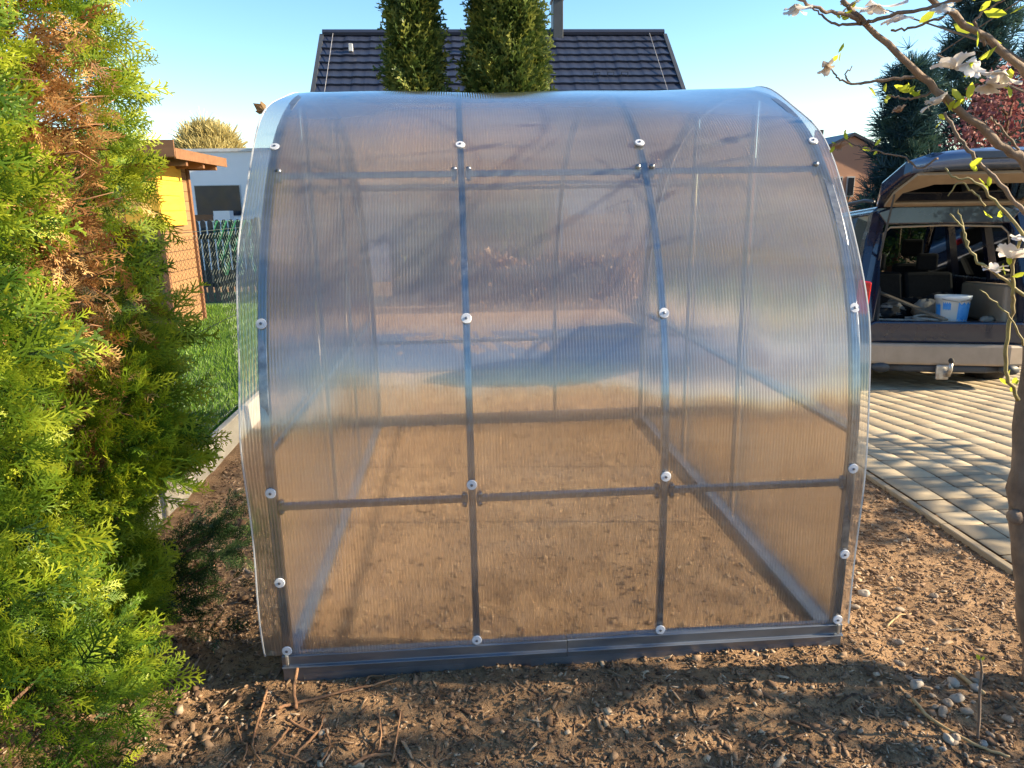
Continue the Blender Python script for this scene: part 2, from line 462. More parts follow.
def spray_template(seed, sides=5, sub=2, width=0.05):
    r = random.Random(seed)
    V, F = [], []
    def strip(p, ang, ln, w0, w1, bend):
        d = np.array([math.cos(ang), math.sin(ang), 0]); q = np.array([-d[1], d[0], 0])
        p = np.array(p, float); e = p + d * ln + np.array([0, 0, bend])
        k = len(V)
        V.extend([p + q * w0 / 2, p - q * w0 / 2, e - q * w1 / 2, e + q * w1 / 2])
        F.append((k, k + 1, k + 2, k + 3))
        return e
    a = 0.0
    p = np.zeros(3)
    nodes = []
    for i in range(3):
        q = strip(p, a, 0.36, width * 0.8, width * 0.7, -0.03 * i)
        nodes.append((p, q, a)); p = q; a += r.uniform(-0.12, 0.12)
    for i in range(sides):
        t = 0.12 + 0.78 * i / (sides - 1)
        seg = min(int(t * 3), 2); pp, qq, aa = nodes[seg]
        base = pp + (qq - pp) * (t * 3 - seg)
        for sgn in (1, -1):
            ln = (0.52 * (1 - 0.62 * t)) * r.uniform(0.8, 1.15)
            an = aa + sgn * r.uniform(0.6, 0.85)
            strip(base, an, ln, width, width * 0.55, r.uniform(-0.12, 0.05))
            for j in range(sub):
                tt = (j + 0.6) / (sub + 0.3)
                b2 = base + np.array([math.cos(an), math.sin(an), 0]) * ln * tt
                strip(b2, an + (1 if j % 2 else -1) * 0.7, ln * 0.42, width * 0.8, width * 0.4, r.uniform(-0.06, 0.04))
    return np.array(V), np.array(F)
SPRAY = [spray_template(1), spray_template(2, 6, 2, 0.045), spray_template(3, 4, 2, 0.06), spray_template(4, 7, 1, 0.042), spray_template(8, 5, 3, 0.042), spray_template(9, 4, 1, 0.055), spray_template(10, 6, 3, 0.04)]
SPRAY_SMALL = [spray_template(s_, 3, 1, 0.09) for s_ in (5, 6, 7)]
LEAF = [(np.array([[0, 0, 0], [0.5, 0.28, 0.05], [1, 0, -0.05], [0.5, -0.28, 0.05]]), np.array([[0, 1, 2, 3]]))]
def needle_template(seed, n=16):
    r = np.random.default_rng(seed); V = []; F = []
    for i in range(n):
        d = np.array([r.uniform(0.25, 1), *(r.normal(0, 0.5, 2))]); d /= np.linalg.norm(d)
        q = np.cross(d, r.normal(size=3)); q /= np.linalg.norm(q)
        k = len(V)
        V += [q * 0.035, -q * 0.035, d - q * 0.012, d + q * 0.012]; F.append((k, k + 1, k + 2, k + 3))
    return np.array(V), np.array(F)
NEEDLE = [needle_template(s_) for s_ in (1, 2, 3)]

def unit(n):
    v = rng.normal(size=(n, 3))
    return v / np.linalg.norm(v, axis=1, keepdims=True)
def lumpy(az, z, seed, amp=1.0):
    r = np.random.default_rng(seed)
    out = np.zeros_like(az)
    for _ in range(7):
        out += np.sin(az * r.integers(1, 7) + z * r.uniform(1.5, 9) + r.uniform(0, 6.28)) * r.uniform(0.2, 0.5)
    return out * amp / 1.6

# ------------------------------------------------------------------ ground
def drop(x, y):
    """the driveway falls gently away from the house"""
    sx = np.clip((x - 3.1) / 0.5, 0, 1); sx = sx * sx * (3 - 2 * sx)
    t = np.clip(y - 1.6, 0, 5.0)
    return -0.103 * sx * (t * t / (t + 0.6))
def fbm(x, y, sc, seed, octv=4):
    r = np.random.default_rng(seed); out = 0; a = 1
    for _ in range(octv):
        for __ in range(3):
            th = r.uniform(0, 6.28); k = sc * r.uniform(0.7, 1.4)
            out = out + a * np.sin((x * math.cos(th) + y * math.sin(th)) * k + r.uniform(0, 6.28) + 0.8 * np.sin((x * math.sin(th) - y * math.cos(th)) * k * 0.7 + r.uniform(0, 6)))
        a *= 0.55; sc *= 2.1
    return out / 5
def soil_h(x, y):
    inside = np.clip(1 - np.maximum(np.abs(x - 1) - 0.95, np.abs(y - 1.47) - 1.42) / 0.12, 0, 1)
    near = np.exp(-((np.clip(np.abs(x - 1) - 5, 0, 99)) / 3) ** 2) * np.exp(-(np.clip(np.abs(y - 1) - 4, 0, 99) / 3) ** 2)
    h = 0.022 * fbm(x, y, 2.5, 3, 3) + 0.014 * fbm(x, y, 17, 5, 3)
    pv = np.clip((x - 2.95) / 0.2, 0, 1)
    h = h * (1 - 0.75 * inside) * near * (1 - pv) - 0.02 * pv
    q = np.maximum(np.maximum(-0.05 - x, x - 2.1), np.maximum(-0.16 - y, y - 3.2))
    h = h + 0.042 * np.clip(1 - q / 0.4, 0, 1) ** 2 * (q < 0.4) * (q > 0) + 0.042 * (q <= 0)
    return h + drop(x, y)
def axis(parts):
    out = []
    for a, b, st in parts:
        out += list(np.arange(a, b, st))
    return np.array(out + [parts[-1][1]])
gx = axis([(-400, -60, 60), (-60, -12, 6), (-12, -2.5, 0.8), (-2.5, -1.2, 0.1), (-1.2, 3.4, 0.022), (3.4, 6, 0.2), (6, 14, 0.8), (14, 62, 6), (62, 400, 60)])
gy = axis([(-60, -12, 12), (-12, -2, 1), (-2, -0.8, 0.1), (-0.8, 0.4, 0.02), (0.4, 3.2, 0.05), (3.2, 8, 0.25), (8, 20, 1), (20, 80, 8), (80, 600, 80)])
X, Y = np.meshgrid(gx, gy)
Z = soil_h(X, Y)
V = np.stack([X, Y, Z], -1).reshape(-1, 3)
nx, ny = len(gx), len(gy)
I = np.arange(nx * ny).reshape(ny, nx)
F = np.stack([I[:-1, :-1], I[:-1, 1:], I[1:, 1:], I[1:, :-1]], -1).reshape(-1, 4)
tag(np_mesh('ground', V, F, M['soil'], smooth=True), kind='structure')

# raised lawn left of the kerb
lx = axis([(-14, -3, 0.5), (-3, -1.09, 0.09)]); ly = axis([(-3, 1, 0.3), (1, 5, 0.12), (5, 12, 0.4)])
X, Y = np.meshgrid(lx, ly); Z = 0.12 + 0.015 * fbm(X, Y, 3, 9, 3)
nx, ny = len(lx), len(ly); I = np.arange(nx * ny).reshape(ny, nx)
F = np.stack([I[:-1, :-1], I[:-1, 1:], I[1:, 1:], I[1:, :-1]], -1).reshape(-1, 4)
tag(np_mesh('lawn', np.stack([X, Y, Z], -1).reshape(-1, 3), F, M['lawn'], smooth=True), kind='structure')
n = 42000
px = -1.12 - rng.random(n) ** 1.3 * 2.6; py = 1.4 + rng.random(n) * 8.4
pos = np.stack([px, py, 0.115 + 0.015 * fbm(px, py, 3, 9, 3)], -1)
d = np.stack([rng.normal(0, .4, n), rng.normal(0, .4, n), np.ones(n)], -1)
BLADE = [(np.array([[0, -0.06, 0], [0, 0.06, 0], [0.6, 0.045, 0.06], [0.6, -0.045, 0.06], [1, 0, 0.2], [1, 0.005, 0.2]]), np.array([[0, 1, 2, 3], [3, 2, 5, 4]]))]
v_, f_, t_ = scatter(BLADE, pos, d, unit(n), rng.uniform(0.04, 0.085, n), np.clip(0.5 + 0.25 * fbm(px, py, 4, 2) + rng.normal(0, .2, n), 0, 1))
tag(np_mesh('lawn_grass', v_, f_, M['grass'], tone=t_), 'green lawn grass beyond the concrete kerb', 'grass', kind='stuff')

# paved driveway: individual bevelled blocks in one sheet
def pavers():
    px_, py_ = 0.178, 0.162
    V, F, T = [], [], []
    g = 0.010; b = 0.008
    for i in range(48):
        for j in range(-22, 70):
            x0 = 3.17 + i * px_; y0 = j * py_
            tn = rng.uniform(0.15, 0.9); hz = rng.normal(0, 0.001); tx, ty = rng.normal(0, 0.0025, 2)
            x1, y1 = x0 + px_ - g, y0 + py_ - g
            k = len(V)
            for (xx, yy, lo) in ((x0, y0, 1), (x1, y0, 1), (x1, y1, 1), (x0, y1, 1), (x0 + b, y0 + b, 0), (x1 - b, y0 + b, 0), (x1 - b, y1 - b, 0), (x0 + b, y1 - b, 0)):
                zz = drop(np.array(xx), np.array(yy)) + 0.012 + hz + tx * (xx - x0) + ty * (yy - y0) - (0.007 if lo else 0)
                V.append((xx, yy, float(zz))); T.append(tn)
            F += [(k + 4, k + 5, k + 6, k + 7), (k, k + 1, k + 5, k + 4), (k + 1, k + 2, k + 6, k + 5), (k + 2, k + 3, k + 7, k + 6), (k + 3, k, k + 4, k + 7)]
    return np_mesh('driveway', V, F, M['paver'], tone=T)
tag(pavers(), kind='structure')
mb = MB()
for j in range(-6, 14):
    mb.box((3.115, j * 0.5, -0.16 + float(drop(np.array(3.2), np.array(j * .5)))), (3.155, j * 0.5 + 0.494, 0.008 + float(drop(np.array(3.2), np.array(j * .5)))))
tag(mb.build('driveway_edging', M['paver'], bevel=0.006), kind='structure')

# terrace behind the greenhouse
mb = MB()
mb.box((-0.9, 5.0, -0.1), (6.2, 7.3, 0.006))
tag(mb.build('terrace', M['asphalt']), kind='structure')

# loose chips, clods and bits of bark all over the soil
def chips():
    n = 80000
    # more chips close to the camera
    yy = -0.75 + (rng.random(n) ** 1.5) * 4.2
    xx = -0.95 + rng.random(n) * 4.13
    ok = ~((xx > -0.05) & (xx < 2.05) & (yy > -0.02) & (yy < 2.95))
    ok |= rng.random(n) < 0.4
    xx, yy = xx[ok], yy[ok]; n = len(xx)
    pos = np.stack([xx, yy, soil_h(xx, yy) + 0.003], -1)
    boxv = np.array([[-.5, -.5, -.5], [.5, -.5, -.5], [.5, .5, -.5], [-.5, .5, -.5], [-.5, -.5, .5], [.5, -.5, .5], [.5, .5, .5], [-.5, .5, .5]])
    boxf = np.array([(3, 2, 1, 0), (4, 5, 6, 7), (0, 1, 5, 4), (1, 2, 6, 5), (2, 3, 7, 6), (3, 0, 4, 7)])
    temps = []
    for k in range(8):
        r = np.random.default_rng(k)
        sx = np.array([1, r.uniform(.5, .9), r.uniform(.3, .6)]) if k < 3 else np.array([r.uniform(1.2, 2.4), r.uniform(.14, .45), r.uniform(.06, .2)])
        temps.append(((boxv + r.normal(0, .13, boxv.shape)) * sx, boxf))
    a = rng.random(n) * 6.28
    xd = np.stack([np.cos(a), np.sin(a), rng.normal(0, .25, n)], -1)
    zd = np.stack([rng.normal(0, .35, n), rng.normal(0, .35, n), np.ones(n)], -1)
    sc = np.exp(rng.normal(math.log(0.0066), 0.6, n)).clip(0.003, 0.036)
    sc = np.where((xx > 0) & (xx < 2) & (yy > 0), sc * 0.8, sc)
    tone = np.clip(rng.normal(0.5, 0.22, n), 0, 1)
    v_, f_, t_ = scatter(temps, pos, xd, zd, sc, tone)
    return np_mesh('soil_litter', v_, f_, M['litter'], tone=t_)
tag(chips(), 'loose bark chips and clods strewn over the brown soil', 'litter', kind='stuff')

# ------------------------------------------------------------------ greenhouse
L, D = 2.0, 2.94
half = [(0.0, 0.10), (0.0, 0.42), (0.004, 0.746), (0.028, 1.03), (0.098, 1.291), (0.245, 1.585), (0.49, 1.862), (0.78, 2.035), (1.11, 2.135), (1.47, 2.165)]
ctrl = half + [(D - y, z) for y, z in half[-2::-1]]
def arc(off=0.0, per=5):
    P = [Vector(p) for p in ctrl]
    P = [P[0] * 2 - P[1]] + P + [P[-1] * 2 - P[-2]]
    out = []
    for i in range(1, len(P) - 2):
        for k in range(per):
            t = k / per
            a, b, c_, d_ = P[i - 1], P[i], P[i + 1], P[i + 2]
            out.append(0.5 * ((2 * b) + (c_ - a) * t + (2 * a - 5 * b + 4 * c_ - d_) * t * t + (-a + 3 * b - 3 * c_ + d_) * t ** 3))
    out.append(P[-2])
    if off:
        res = []
        for i, p in enumerate(out):
            t = (out[min(i + 1, len(out) - 1)] - out[max(i - 1, 0)]).normalized()
            res.append(p + Vector((-t.y, t.x)) * off)
        return res
    return out
G = empty('greenhouse', (0, 0, 0))
tag(G, 'arched greenhouse of clear twin wall panels on a galvanised frame, standing on bare soil', 'greenhouse')
hoops = [0, L / 3, 2 * L / 3, L]
for i, x in enumerate(hoops):
    wd = 0.021 if i in (0, 3) else 0.017
    pts = [(x, p.x, p.y) for p in arc()]
    h = MB().tube(pts, wd, 4, square=True).build('hoop', M['galv'], G, bevel=0.002)
# base frame: folded rails on every side, each its own piece
def rail(a, b, name='base_rail', k_=1.0):
    a, b = Vector(a), Vector(b)
    d = (b - a).normalized(); q = Vector((d.y, -d.x, 0))
    # folded profile across the rail: (outward, z)
    prof = [(0.018, 0.03), (0.018, 0.088), (0.031, 0.092), (0.031, 0.096), (0.020, 0.099), (0.020, 0.134), (0.006, 0.138), (-0.014, 0.138), (-0.014, 0.03)]
    prof = [(u, 0.03 + (z - 0.03) * k_) for u, z in prof]
    mb = MB()
    k = len(prof)
    vs = [a + q * u + Vector((0, 0, z)) for u, z in prof] + [b + q * u + Vector((0, 0, z)) for u, z in prof]
    mb.add(vs, [tuple(range(k)), tuple(range(2 * k - 1, k - 1, -1))] + [((i + 1) % k, i, k + i, k + (i + 1) % k) for i in range(k)])
    return mb.build(name, M['galvdark'], G, bevel=0.0015)
rail((-0.02, -0.005, 0), (0.99, -0.005, 0.0))
rail((0.992, -0.005, 0.001), (L + 0.02, -0.005, 0.001))
rail((L + 0.02, D + 0.005, 0), (-0.02, D + 0.005, 0), k_=0.9)
rail((-0.003, D - 0.02, 0), (-0.003, 0.02, 0), k_=0.35)
rail((L + 0.003, 0.02, 0), (L + 0.003, D - 0.02, 0), k_=0.35)
# lower skirt flaps seen below the front rail (bent sheet left of the joint, another right of it)
for a_, b_, zz in ((0.05, 0.62, 0.0), (0.86, L - 0.02, 0.004)):
    MB().prism([(-0.020, 0.062 + zz), (-0.024, 0.062 + zz), (-0.027, 0.022 + zz), (-0.023, 0.022 + zz)], 'x', a_, b_).build('ground_flap', M['galvdark'], G)
def on_arc(z, front=True):
    A = arc(0)
    best = min((p for p in A if (p.x < D / 2) == front or abs(p.x - D / 2) < 0.01), key=lambda p: abs(p.y - z))
    A = [p for p in A if p.x <= D / 2 + 0.01]
    for p, q in zip(A, A[1:]):
        if p.y <= z <= q.y:
            t = (z - p.y) / (q.y - p.y)
            y = p.x + (q.x - p.x) * t
            return y if front else D - y
    return best.x if front else D - best.x
def bar(a, b, r=0.0155, name='purlin'):
    return MB().tube([a, b], r, 4, square=True).build(name, M['galv'], G, bevel=0.002)
for z in (0.69, 1.772):
    for front in (True, False):
        y = on_arc(z, front)
        for i in range(3):
            bar((hoops[i] + 0.014, y, z), (hoops[i + 1] - 0.014, y, z))
for i in range(3):
    bar((hoops[i] + 0.014, D / 2, 2.165), (hoops[i + 1] - 0.014, D / 2, 2.165), name='ridge_bar')
# cross connectors where bars meet hoops
for z in (0.69, 1.772):
    y = on_arc(z)
    for i, x in enumerate(hoops):
        for sx in ((1,) if i == 0 else (-1,) if i == 3 else (1, -1)):
            for dz in (0.017, -0.017):
                Mx = Matrix.Translation((x + sx * 0.026, y - 0.004, z + dz)) @ Matrix.Rotation(R(90), 4, 'X')
                MB().lathe([(0.009, -0.010), (0.010, 0.0), (0.009, 0.010)], 12, Mx).build('connector', M['galv'], G, smooth=True)
# gable door frames
for x in (0, L):
    for y in (1.06, 1.88):
        z1 = [p.y for p in arc() if abs(p.x - y) < 0.12][0]
        bar((x, y, 0.13), (x, y, z1 - 0.02), 0.012, 'door_post')
    s_ = 0.012
    y0 = on_arc(0.87)
    bar((x, y0, 0.87), (x, 1.048, 0.87), 0.012, 'gable_rail')
    bar((x, 1.072, 0.87), (x, 1.868, 0.87), 0.012, 'gable_rail')
    bar((x, 1.892, 0.87), (x, D - y0, 0.87), 0.012, 'gable_rail')
    bar((x, 1.072, 1.96), (x, 1.868, 1.96), 0.012, 'gable_rail')
    bar((x, 1.072, 1.86), (x, 1.868, 1.86), 0.010, 'gable_rail')
# cover sheet, running over all hoops and past both ends
def cover(x0, x1, off, z0):
    A = arc(off, 6)
    A[0] = Vector((A[0].x, z0)); A[-1] = Vector((A[-1].x, z0))
    xs = np.linspace(x0, x1, 25)
    V = []
    for i, p in enumerate(A):
        for x in xs:
            wob = 0.004 * math.sin(i * 0.55 + x * 3.1) + 0.003 * math.sin(i * 0.23 + x * 7.7)
            t = (A[min(i + 1, len(A) - 1)] - A[max(i - 1, 0)]).normalized()
            nrm = Vector((-t.y, t.x))
            ends = 0.012 * max(0, (abs(x - 1) - 1.0)) / 0.08 * math.sin(i * 0.5 + (3 if x > 1 else 0))
            q = p + nrm * (wob + ends)
            V.append((x, q.x, q.y))
    n = len(xs)
    F = [(i * n + j, i * n + j + 1, (i + 1) * n + j + 1, (i + 1) * n + j) for i in range(len(A) - 1) for j in range(n - 1)]
    return V, F, n, len(A)
V, F, n_, m_ = cover(-0.078, L + 0.045, 0.018, 0.135)
cov = np_mesh('cover_sheet', V, F, M['polyx'], G, smooth=True)
for j in (0, n_ - 1):
    pts = [V[i * n_ + j] for i in range(m_)]
    MB().tube(pts, 0.0030, 4, square=True).build('sheet_edge', M['polyedge'], G)
# gable sheets, with a thin gap for each door leaf
def gable(x, ya, yb, z0=0.065, inset=0.008):
    A = [p for p in arc(-inset, 6)]
    ys = np.linspace(ya, yb, 15)
    top = np.interp(ys, [p.x for p in A][2:-2], [p.y for p in A][2:-2])
    V, F = [], []
    for y, zt in zip(ys, top):
        for k in range(9):
            V.append((x, y, z0 + (zt - z0) * k / 8))
    for i in range(14):
        for k in range(8):
            q = (i * 9 + k, (i + 1) * 9 + k, (i + 1) * 9 + k + 1, i * 9 + k + 1)
            F.append(q if x > 1 else q[::-1])
    return np_mesh('gable_panel', V, F, M['polyy'], G, smooth=True)
for x in (-0.02, L + 0.02):
    gable(x, 0.022, 1.055); gable(x, 1.065, 1.875); gable(x, 1.885, D - 0.022)
# screw washers holding the sheet
def washer(x, z):
    y = on_arc(z); e = 0.01
    t = Vector((on_arc(min(z + e, 2.15)) - on_arc(z - e), 2 * e)).normalized()
    nrm = Vector((0, -t.y, t.x))
    rot = Vector((0, 0, 1)).rotation_difference(nrm).to_matrix().to_4x4()
    Mx = Matrix.Translation(Vector((x, y, z)) + nrm * 0.022) @ rot
    o = MB().lathe([(0.0170, -0.003), (0.0180, 0.0005), (0.0165, 0.003), (0.006, 0.0035)], 18, Mx).build('washer', M['washer'], G)
    MB().lathe([(0.0048, 0.0036), (0.005, 0.0056), (0.003, 0.0066)], 8, Mx).build('screw', M['screw'], o)
for i, x in enumerate(hoops):
    for z in (0.155, 0.746, 1.291, 1.862):
        washer(x, z)
    if i in (0, 3):
        washer(x, 0.42)
for x in (0, L):
    MB().box((x - 0.005, -0.036, 0.105), (x + 0.005, -0.0265, 0.142)).build('corner_bolt', M['chrome'], G, bevel=0.002)
lp = min(arc(0.022), key=lambda p: abs(p.y - 2.03) + (10 if p.x > 1.4 else 0))
lb_ = np.array([-0.079, lp.x, lp.y])
v_, f_, t_ = scatter(LEAF, np.array([lb_, lb_, lb_ + [0, .008, 0]]), np.array([[-.7, 0, .5], [-.3, .1, .8], [-1, .2, .1]]), np.array([[0, -1, 0.], [0.3, -1, 0], [0, -1, .3]]), np.array([.055, .045, .045]), np.array([.5, .9, .7]))
o = np_mesh('dry_leaf', v_, f_, M['beech'], tone=t_); tag(o, 'curled orange dry leaf caught on the left shoulder of the greenhouse', 'leaf')

# ------------------------------------------------------------------ left: kerb slabs, chain-link fence, lawn side
posts_y = [-3.5, -1.0, 1.5, 4.0, 6.5, 9.0]
kl = ['behind the tall thuja, nearest the camera', 'whose end shows through the dark low thuja branch', 'lying beside the greenhouse with lawn above it', 'beyond the middle fence post', 'farthest along the lawn']
for k, (a, b) in enumerate(zip(posts_y, posts_y[1:])):
    if k == 0: continue
    mb = MB().box((-1.075, a + 0.035, -0.15), (-1.025, b - 0.035, 0.20))
    o = mb.build('kerb_slab', M['concrete'], bevel=0.008)
    tag(o, ['', 'concrete fence slab half hidden behind the leafy thujas', 'pale concrete fence slab running from the near post along the lawn to beside the greenhouse', 'concrete fence slab seen only through the greenhouse wall', 'farthest concrete fence slab, by the shed'][k], 'kerb slab', 'concrete slabs under the chain link fence')
fence = empty('chain_link_fence', (-1.05, 1.5, 0))
tag(fence, 'dark chain link fence on concrete slabs between thuja and greenhouse', 'fence')
for y in posts_y[1:]:
    MB().tube([(0, y - 1.5, -0.1), (0, y - 1.5, 1.60)], 0.026, 10).box((-0.026, y - 1.5 - 0.034, 0.15), (0.034, y - 1.5 + 0.034, 0.31)).build('post', M['post'], fence)
for z in (1.53, 0.9, 0.25):
    MB().tube([(0, -2.5, z), (0, 7.5, z)], 0.0022, 5).build('tension_wire', M['wire'], fence)
mb = MB()
pitch = 0.062; z0, z1 = 0.24, 1.53
nz = int((z1 - z0) / (pitch / 2))
k = 0
y = -2.5
while y < 7.4:
    for sgn in (0, 1):
        pts = []
        for i in range(nz + 1):
            off = (pitch / 2 if (i + sgn) % 2 else 0)
            pts.append((0.003 * (1 if (i + sgn) % 2 else -1), y + off + (0 if sgn else 0), z0 + i * pitch / 2))
        mb.tube(pts, 0.0013, 3, caps=False)
    y += pitch
mb.build('wire_mesh', M['wire'], fence)

# ------------------------------------------------------------------ garden shed
sh = empty('garden_shed', (-4.17, 7.75, 0.1), R(0))
tag(sh, 'brown timber garden shed with overhanging roof and a sunlit patch painted as yellow boards', 'shed')
W2, DP, HW = 1.05, 0.55, 2.35
MB().box((-W2, -DP, 0), (W2, DP, HW)).build('wall', M['shedwood'], sh)
for sx in (-1, 1):
    for sy in (-1, 1):
        MB().box((sx * W2 - 0.035, sy * DP - 0.035, 0), (sx * W2 + 0.035, sy * DP + 0.035, HW)).build('corner_board', M['soffit'], sh)
MB().prism([(-W2 - 0.35, HW - 0.02), (W2 + 0.42, HW - 0.14), (W2 + 0.42, HW - 0.08), (0, HW + 0.2), (-W2 - 0.35, HW + 0.06)], 'y', -DP - 0.4, DP + 0.4).build('roof', M['roofing'], sh)
MB().box((-W2 - 0.36, -DP - 0.425, HW - 0.16), (W2 + 0.44, -DP - 0.402, HW + 0.03)).box((W2 + 0.422, -DP - 0.4, HW - 0.18), (W2 + 0.445, DP + 0.4, HW - 0.06)).build('fascia', M['soffit'], sh)
for yy in (-0.5, 0.1, 0.6):
    MB().box((W2 + 0.03, yy - 0.03, HW - 0.24), (W2 + 0.40, yy + 0.03, HW - 0.145)).build('rafter_end', M['soffit'], sh)
yb = MB()  # yellow boards stand in for sunlight on the shed corner
for k in range(4):
    yb.box((W2 + 0.037, -DP - 0.05, 1.38 + k * 0.19), (W2 + 0.052, 0.22, 1.565 + k * 0.19))
yb.build('sunlit_patch', M['yellow'], sh, bevel=0.004)
yb = MB()
for k in range(4):
    yb.box((0.66, -DP - 0.052, 1.38 + k * 0.19), (W2 + 0.036, -DP - 0.037, 1.565 + k * 0.19))
yb.build('sunlit_patch', M['yellow'], sh, bevel=0.004)
MB().box((0.61, -DP - 0.057, 1.36), (0.655, -DP - 0.037, 2.16)).build('patch_trim', M['soffit'], sh)

# ------------------------------------------------------------------ picket fence and net
pf = empty('picket_fence', (-3.3, 10.2, 0.1)); tag(pf, 'dark picket fence with rounded tops beyond the lawn', 'fence')
mb = MB()
for k in range(40):
    x = -2.4 + k * 0.115
    poly = [(x - 0.042, 0.05), (x + 0.042, 0.05), (x + 0.042, 1.36)] + [(x + 0.042 * math.cos(a), 1.36 + 0.06 * math.sin(a)) for a in (0.5, 1.05, 1.57, 2.09, 2.64)] + [(x - 0.042, 1.36)]
    mb.prism(poly, 'y', -0.012, 0.012)
mb.build('pickets', M['picket'], pf)
for z in (0.3, 1.1):
    MB().box((-2.5, 0.0125, z), (2.3, 0.05, z + 0.07)).build('rail', M['picket'], pf)
mb = MB()
r_ = random.Random(3)
for k in range(26):
    x0 = 0.05 + k * 0.024; sg = [(x0 + 0.02 * math.sin(i * 0.9 + k), -0.05 - 0.01 * math.sin(i + k), 1.40 - i * 0.05) for i in range(8 + int(12 * abs(math.sin(k * 0.31))))]
    mb.tube(sg, 0.006, 4)
tag(mb.build('garden_net', M['netgreen']), 'green plastic net draped over the dark picket fence', 'net').location = (-3.5, 10.2, 0.1)

# ------------------------------------------------------------------ buildings
wb = empty('flat_roofed_house', (-4.2, 20, 0)); tag(wb, 'white flat roofed modern house with wide dark window behind the shed', 'house')
MB().box((-5, 0, 0), (4.5, 7, 3.33)).build('wall', M['plaster'], wb)
MB().box((-5.05, -0.06, 3.332), (4.55, 7.05, 3.42)).build('roof_edge', M['frame'], wb)
f_ = MB().box((-2.92, -0.04, 1.5), (-1.6, -0.003, 2.40)).build('window', M['frame'], wb)
MB().box((-2.9, -0.06, 1.52), (-1.62, -0.042, 2.38)).build('pane', M['darkglass'], f_)
MB().box((-2.75, -0.9, 1.38), (-2.2, -0.85, 1.56)).build('balcony_board', M['soffit'], wb)
MB().box((-2.15, -0.95, 1.3), (-1.7, -0.6, 1.66)).build('balcony_box', M['plaster'], wb)
MB().box((-5, -1.0, 0), (1.0, -0.06, 1.1)).build('terrace_wall', M['plaster'], wb)

# main house
hs = empty('house', (1.75, 18, 0)); tag(hs, 'house with a steep dark tiled roof behind the greenhouse', 'house')
HW_, RZ, EZ, DY = 4.48, 5.98, 2.45, 4.0
MB().box((-HW_ + 0.3, -DY + 0.55, 0), (HW_ - 0.3, DY - 0.55, EZ + 0.3)).build('wall', M['plasterw'], hs)
for sx in (-1, 1):
    x = sx * (HW_ - 0.32)
    MB().prism([(-DY + 0.6, EZ + 0.302), (DY - 0.6, EZ + 0.302), (0, RZ - 0.25)], 'x', min(x, x - sx * 0.25), max(x, x - sx * 0.25)).build('gable_wall', M['plasterw'], hs)
slope = math.atan2(RZ - EZ, DY)
ln = math.hypot(RZ - EZ, DY)
for sy in (-1, 1):
    mb = MB()
    rows = 17; cols = 30
    dr = ln / rows
    dirv = Vector((0, -sy * math.cos(slope), math.sin(slope)))      # up the slope
    nv = Vector((0, sy * math.sin(slope), math.cos(slope)))
    org = Vector((0, sy * DY, EZ))
    for r in range(rows):
        a = org + dirv * (r * dr); b = org + dirv * ((r + 1) * dr + 0.02)
        V = []; cx = 2 * HW_ / cols
        xs = np.linspace(-HW_, HW_, cols * 6 + 1)
        for x in xs:
            ph = (x / cx) * 2 * math.pi
            hgt = 0.005 * math.sin(ph) + 0.004 * math.sin(r * 12.9898 + math.floor(x / cx) * 78.2)
            V.append(a + Vector((x, 0, 0)) + nv * (0.075 + hgt)); V.append(b + Vector((x, 0, 0)) + nv * (0.02 + hgt))
            V.append(a + Vector((x, 0, 0)) + nv * 0.012)
        Fq = []
        for i in range(len(xs) - 1):
            q = (3 * i, 3 * i + 3, 3 * i + 4, 3 * i + 1); e = (3 * i + 2, 3 * i + 5, 3 * i + 3, 3 * i)
            Fq += [q, e] if sy < 0 else [q[::-1], e[::-1]]
        mb.add(V, Fq)
    o = mb.build('roof', M['tiles'], hs, smooth=False)
    for sx in (-1, 1):
        a = org + Vector((sx * (HW_ + 0.02), 0, 0)); b = a + dirv * ln
        MB().tube([a + nv * 0.03, b + nv * 0.03], 0.07, 4, square=True).build('verge', M['anthracite'], hs)
MB().tube([(-HW_, 0, RZ + 0.09), (HW_, 0, RZ + 0.09)], 0.09, 8).build('ridge_cap', M['tiles'], hs)
MB().box((1.50, -0.15, RZ - 0.4), (1.76, 0.35, RZ + 0.85)).box((1.47, -0.19, RZ + 0.852), (1.79, 0.39, RZ + 0.92)).build('chimney', M['anthracite'], hs, bevel=0.01)
for xx in (-HW_ + 0.28, HW_ - 0.42):
    dirv = Vector((0, math.cos(slope), math.sin(slope))); nv = Vector((0, -math.sin(slope), math.cos(slope)))
    a = Vector((xx, -DY, EZ)) + nv * 0.12
    MB().tube([a, a + dirv * (ln - 0.05)], 0.009, 5).build('lightning_cable', M['chrome'], hs)
for xx in (-3.7, -0.75):
    a = Vector((xx, -DY, EZ)) + dirv * (ln - 0.75) + nv * 0.14
    MB().box(a - Vector((.05, .05, .09)), a + Vector((.05, .05, .09))).build('roof_hook', M['frame'], hs, bevel=0.01)
for i in range(3):
    a = Vector((2.3 + i * 0.35, -DY, EZ)) + dirv * (ln - 2.05) + nv * 0.13
    MB().tube([a, a + Vector((0, -0.03, 0.10)), a + Vector((0.16, -0.03, 0.10)), a + Vector((0.16, 0, 0))], 0.012, 5).build('snow_guard', M['anthracite'], hs)
MB().tube([(-HW_, -DY - 0.05, EZ - 0.02), (HW_, -DY - 0.05, EZ - 0.02)], 0.065, 8).build('gutter', M['anthracite'], hs)
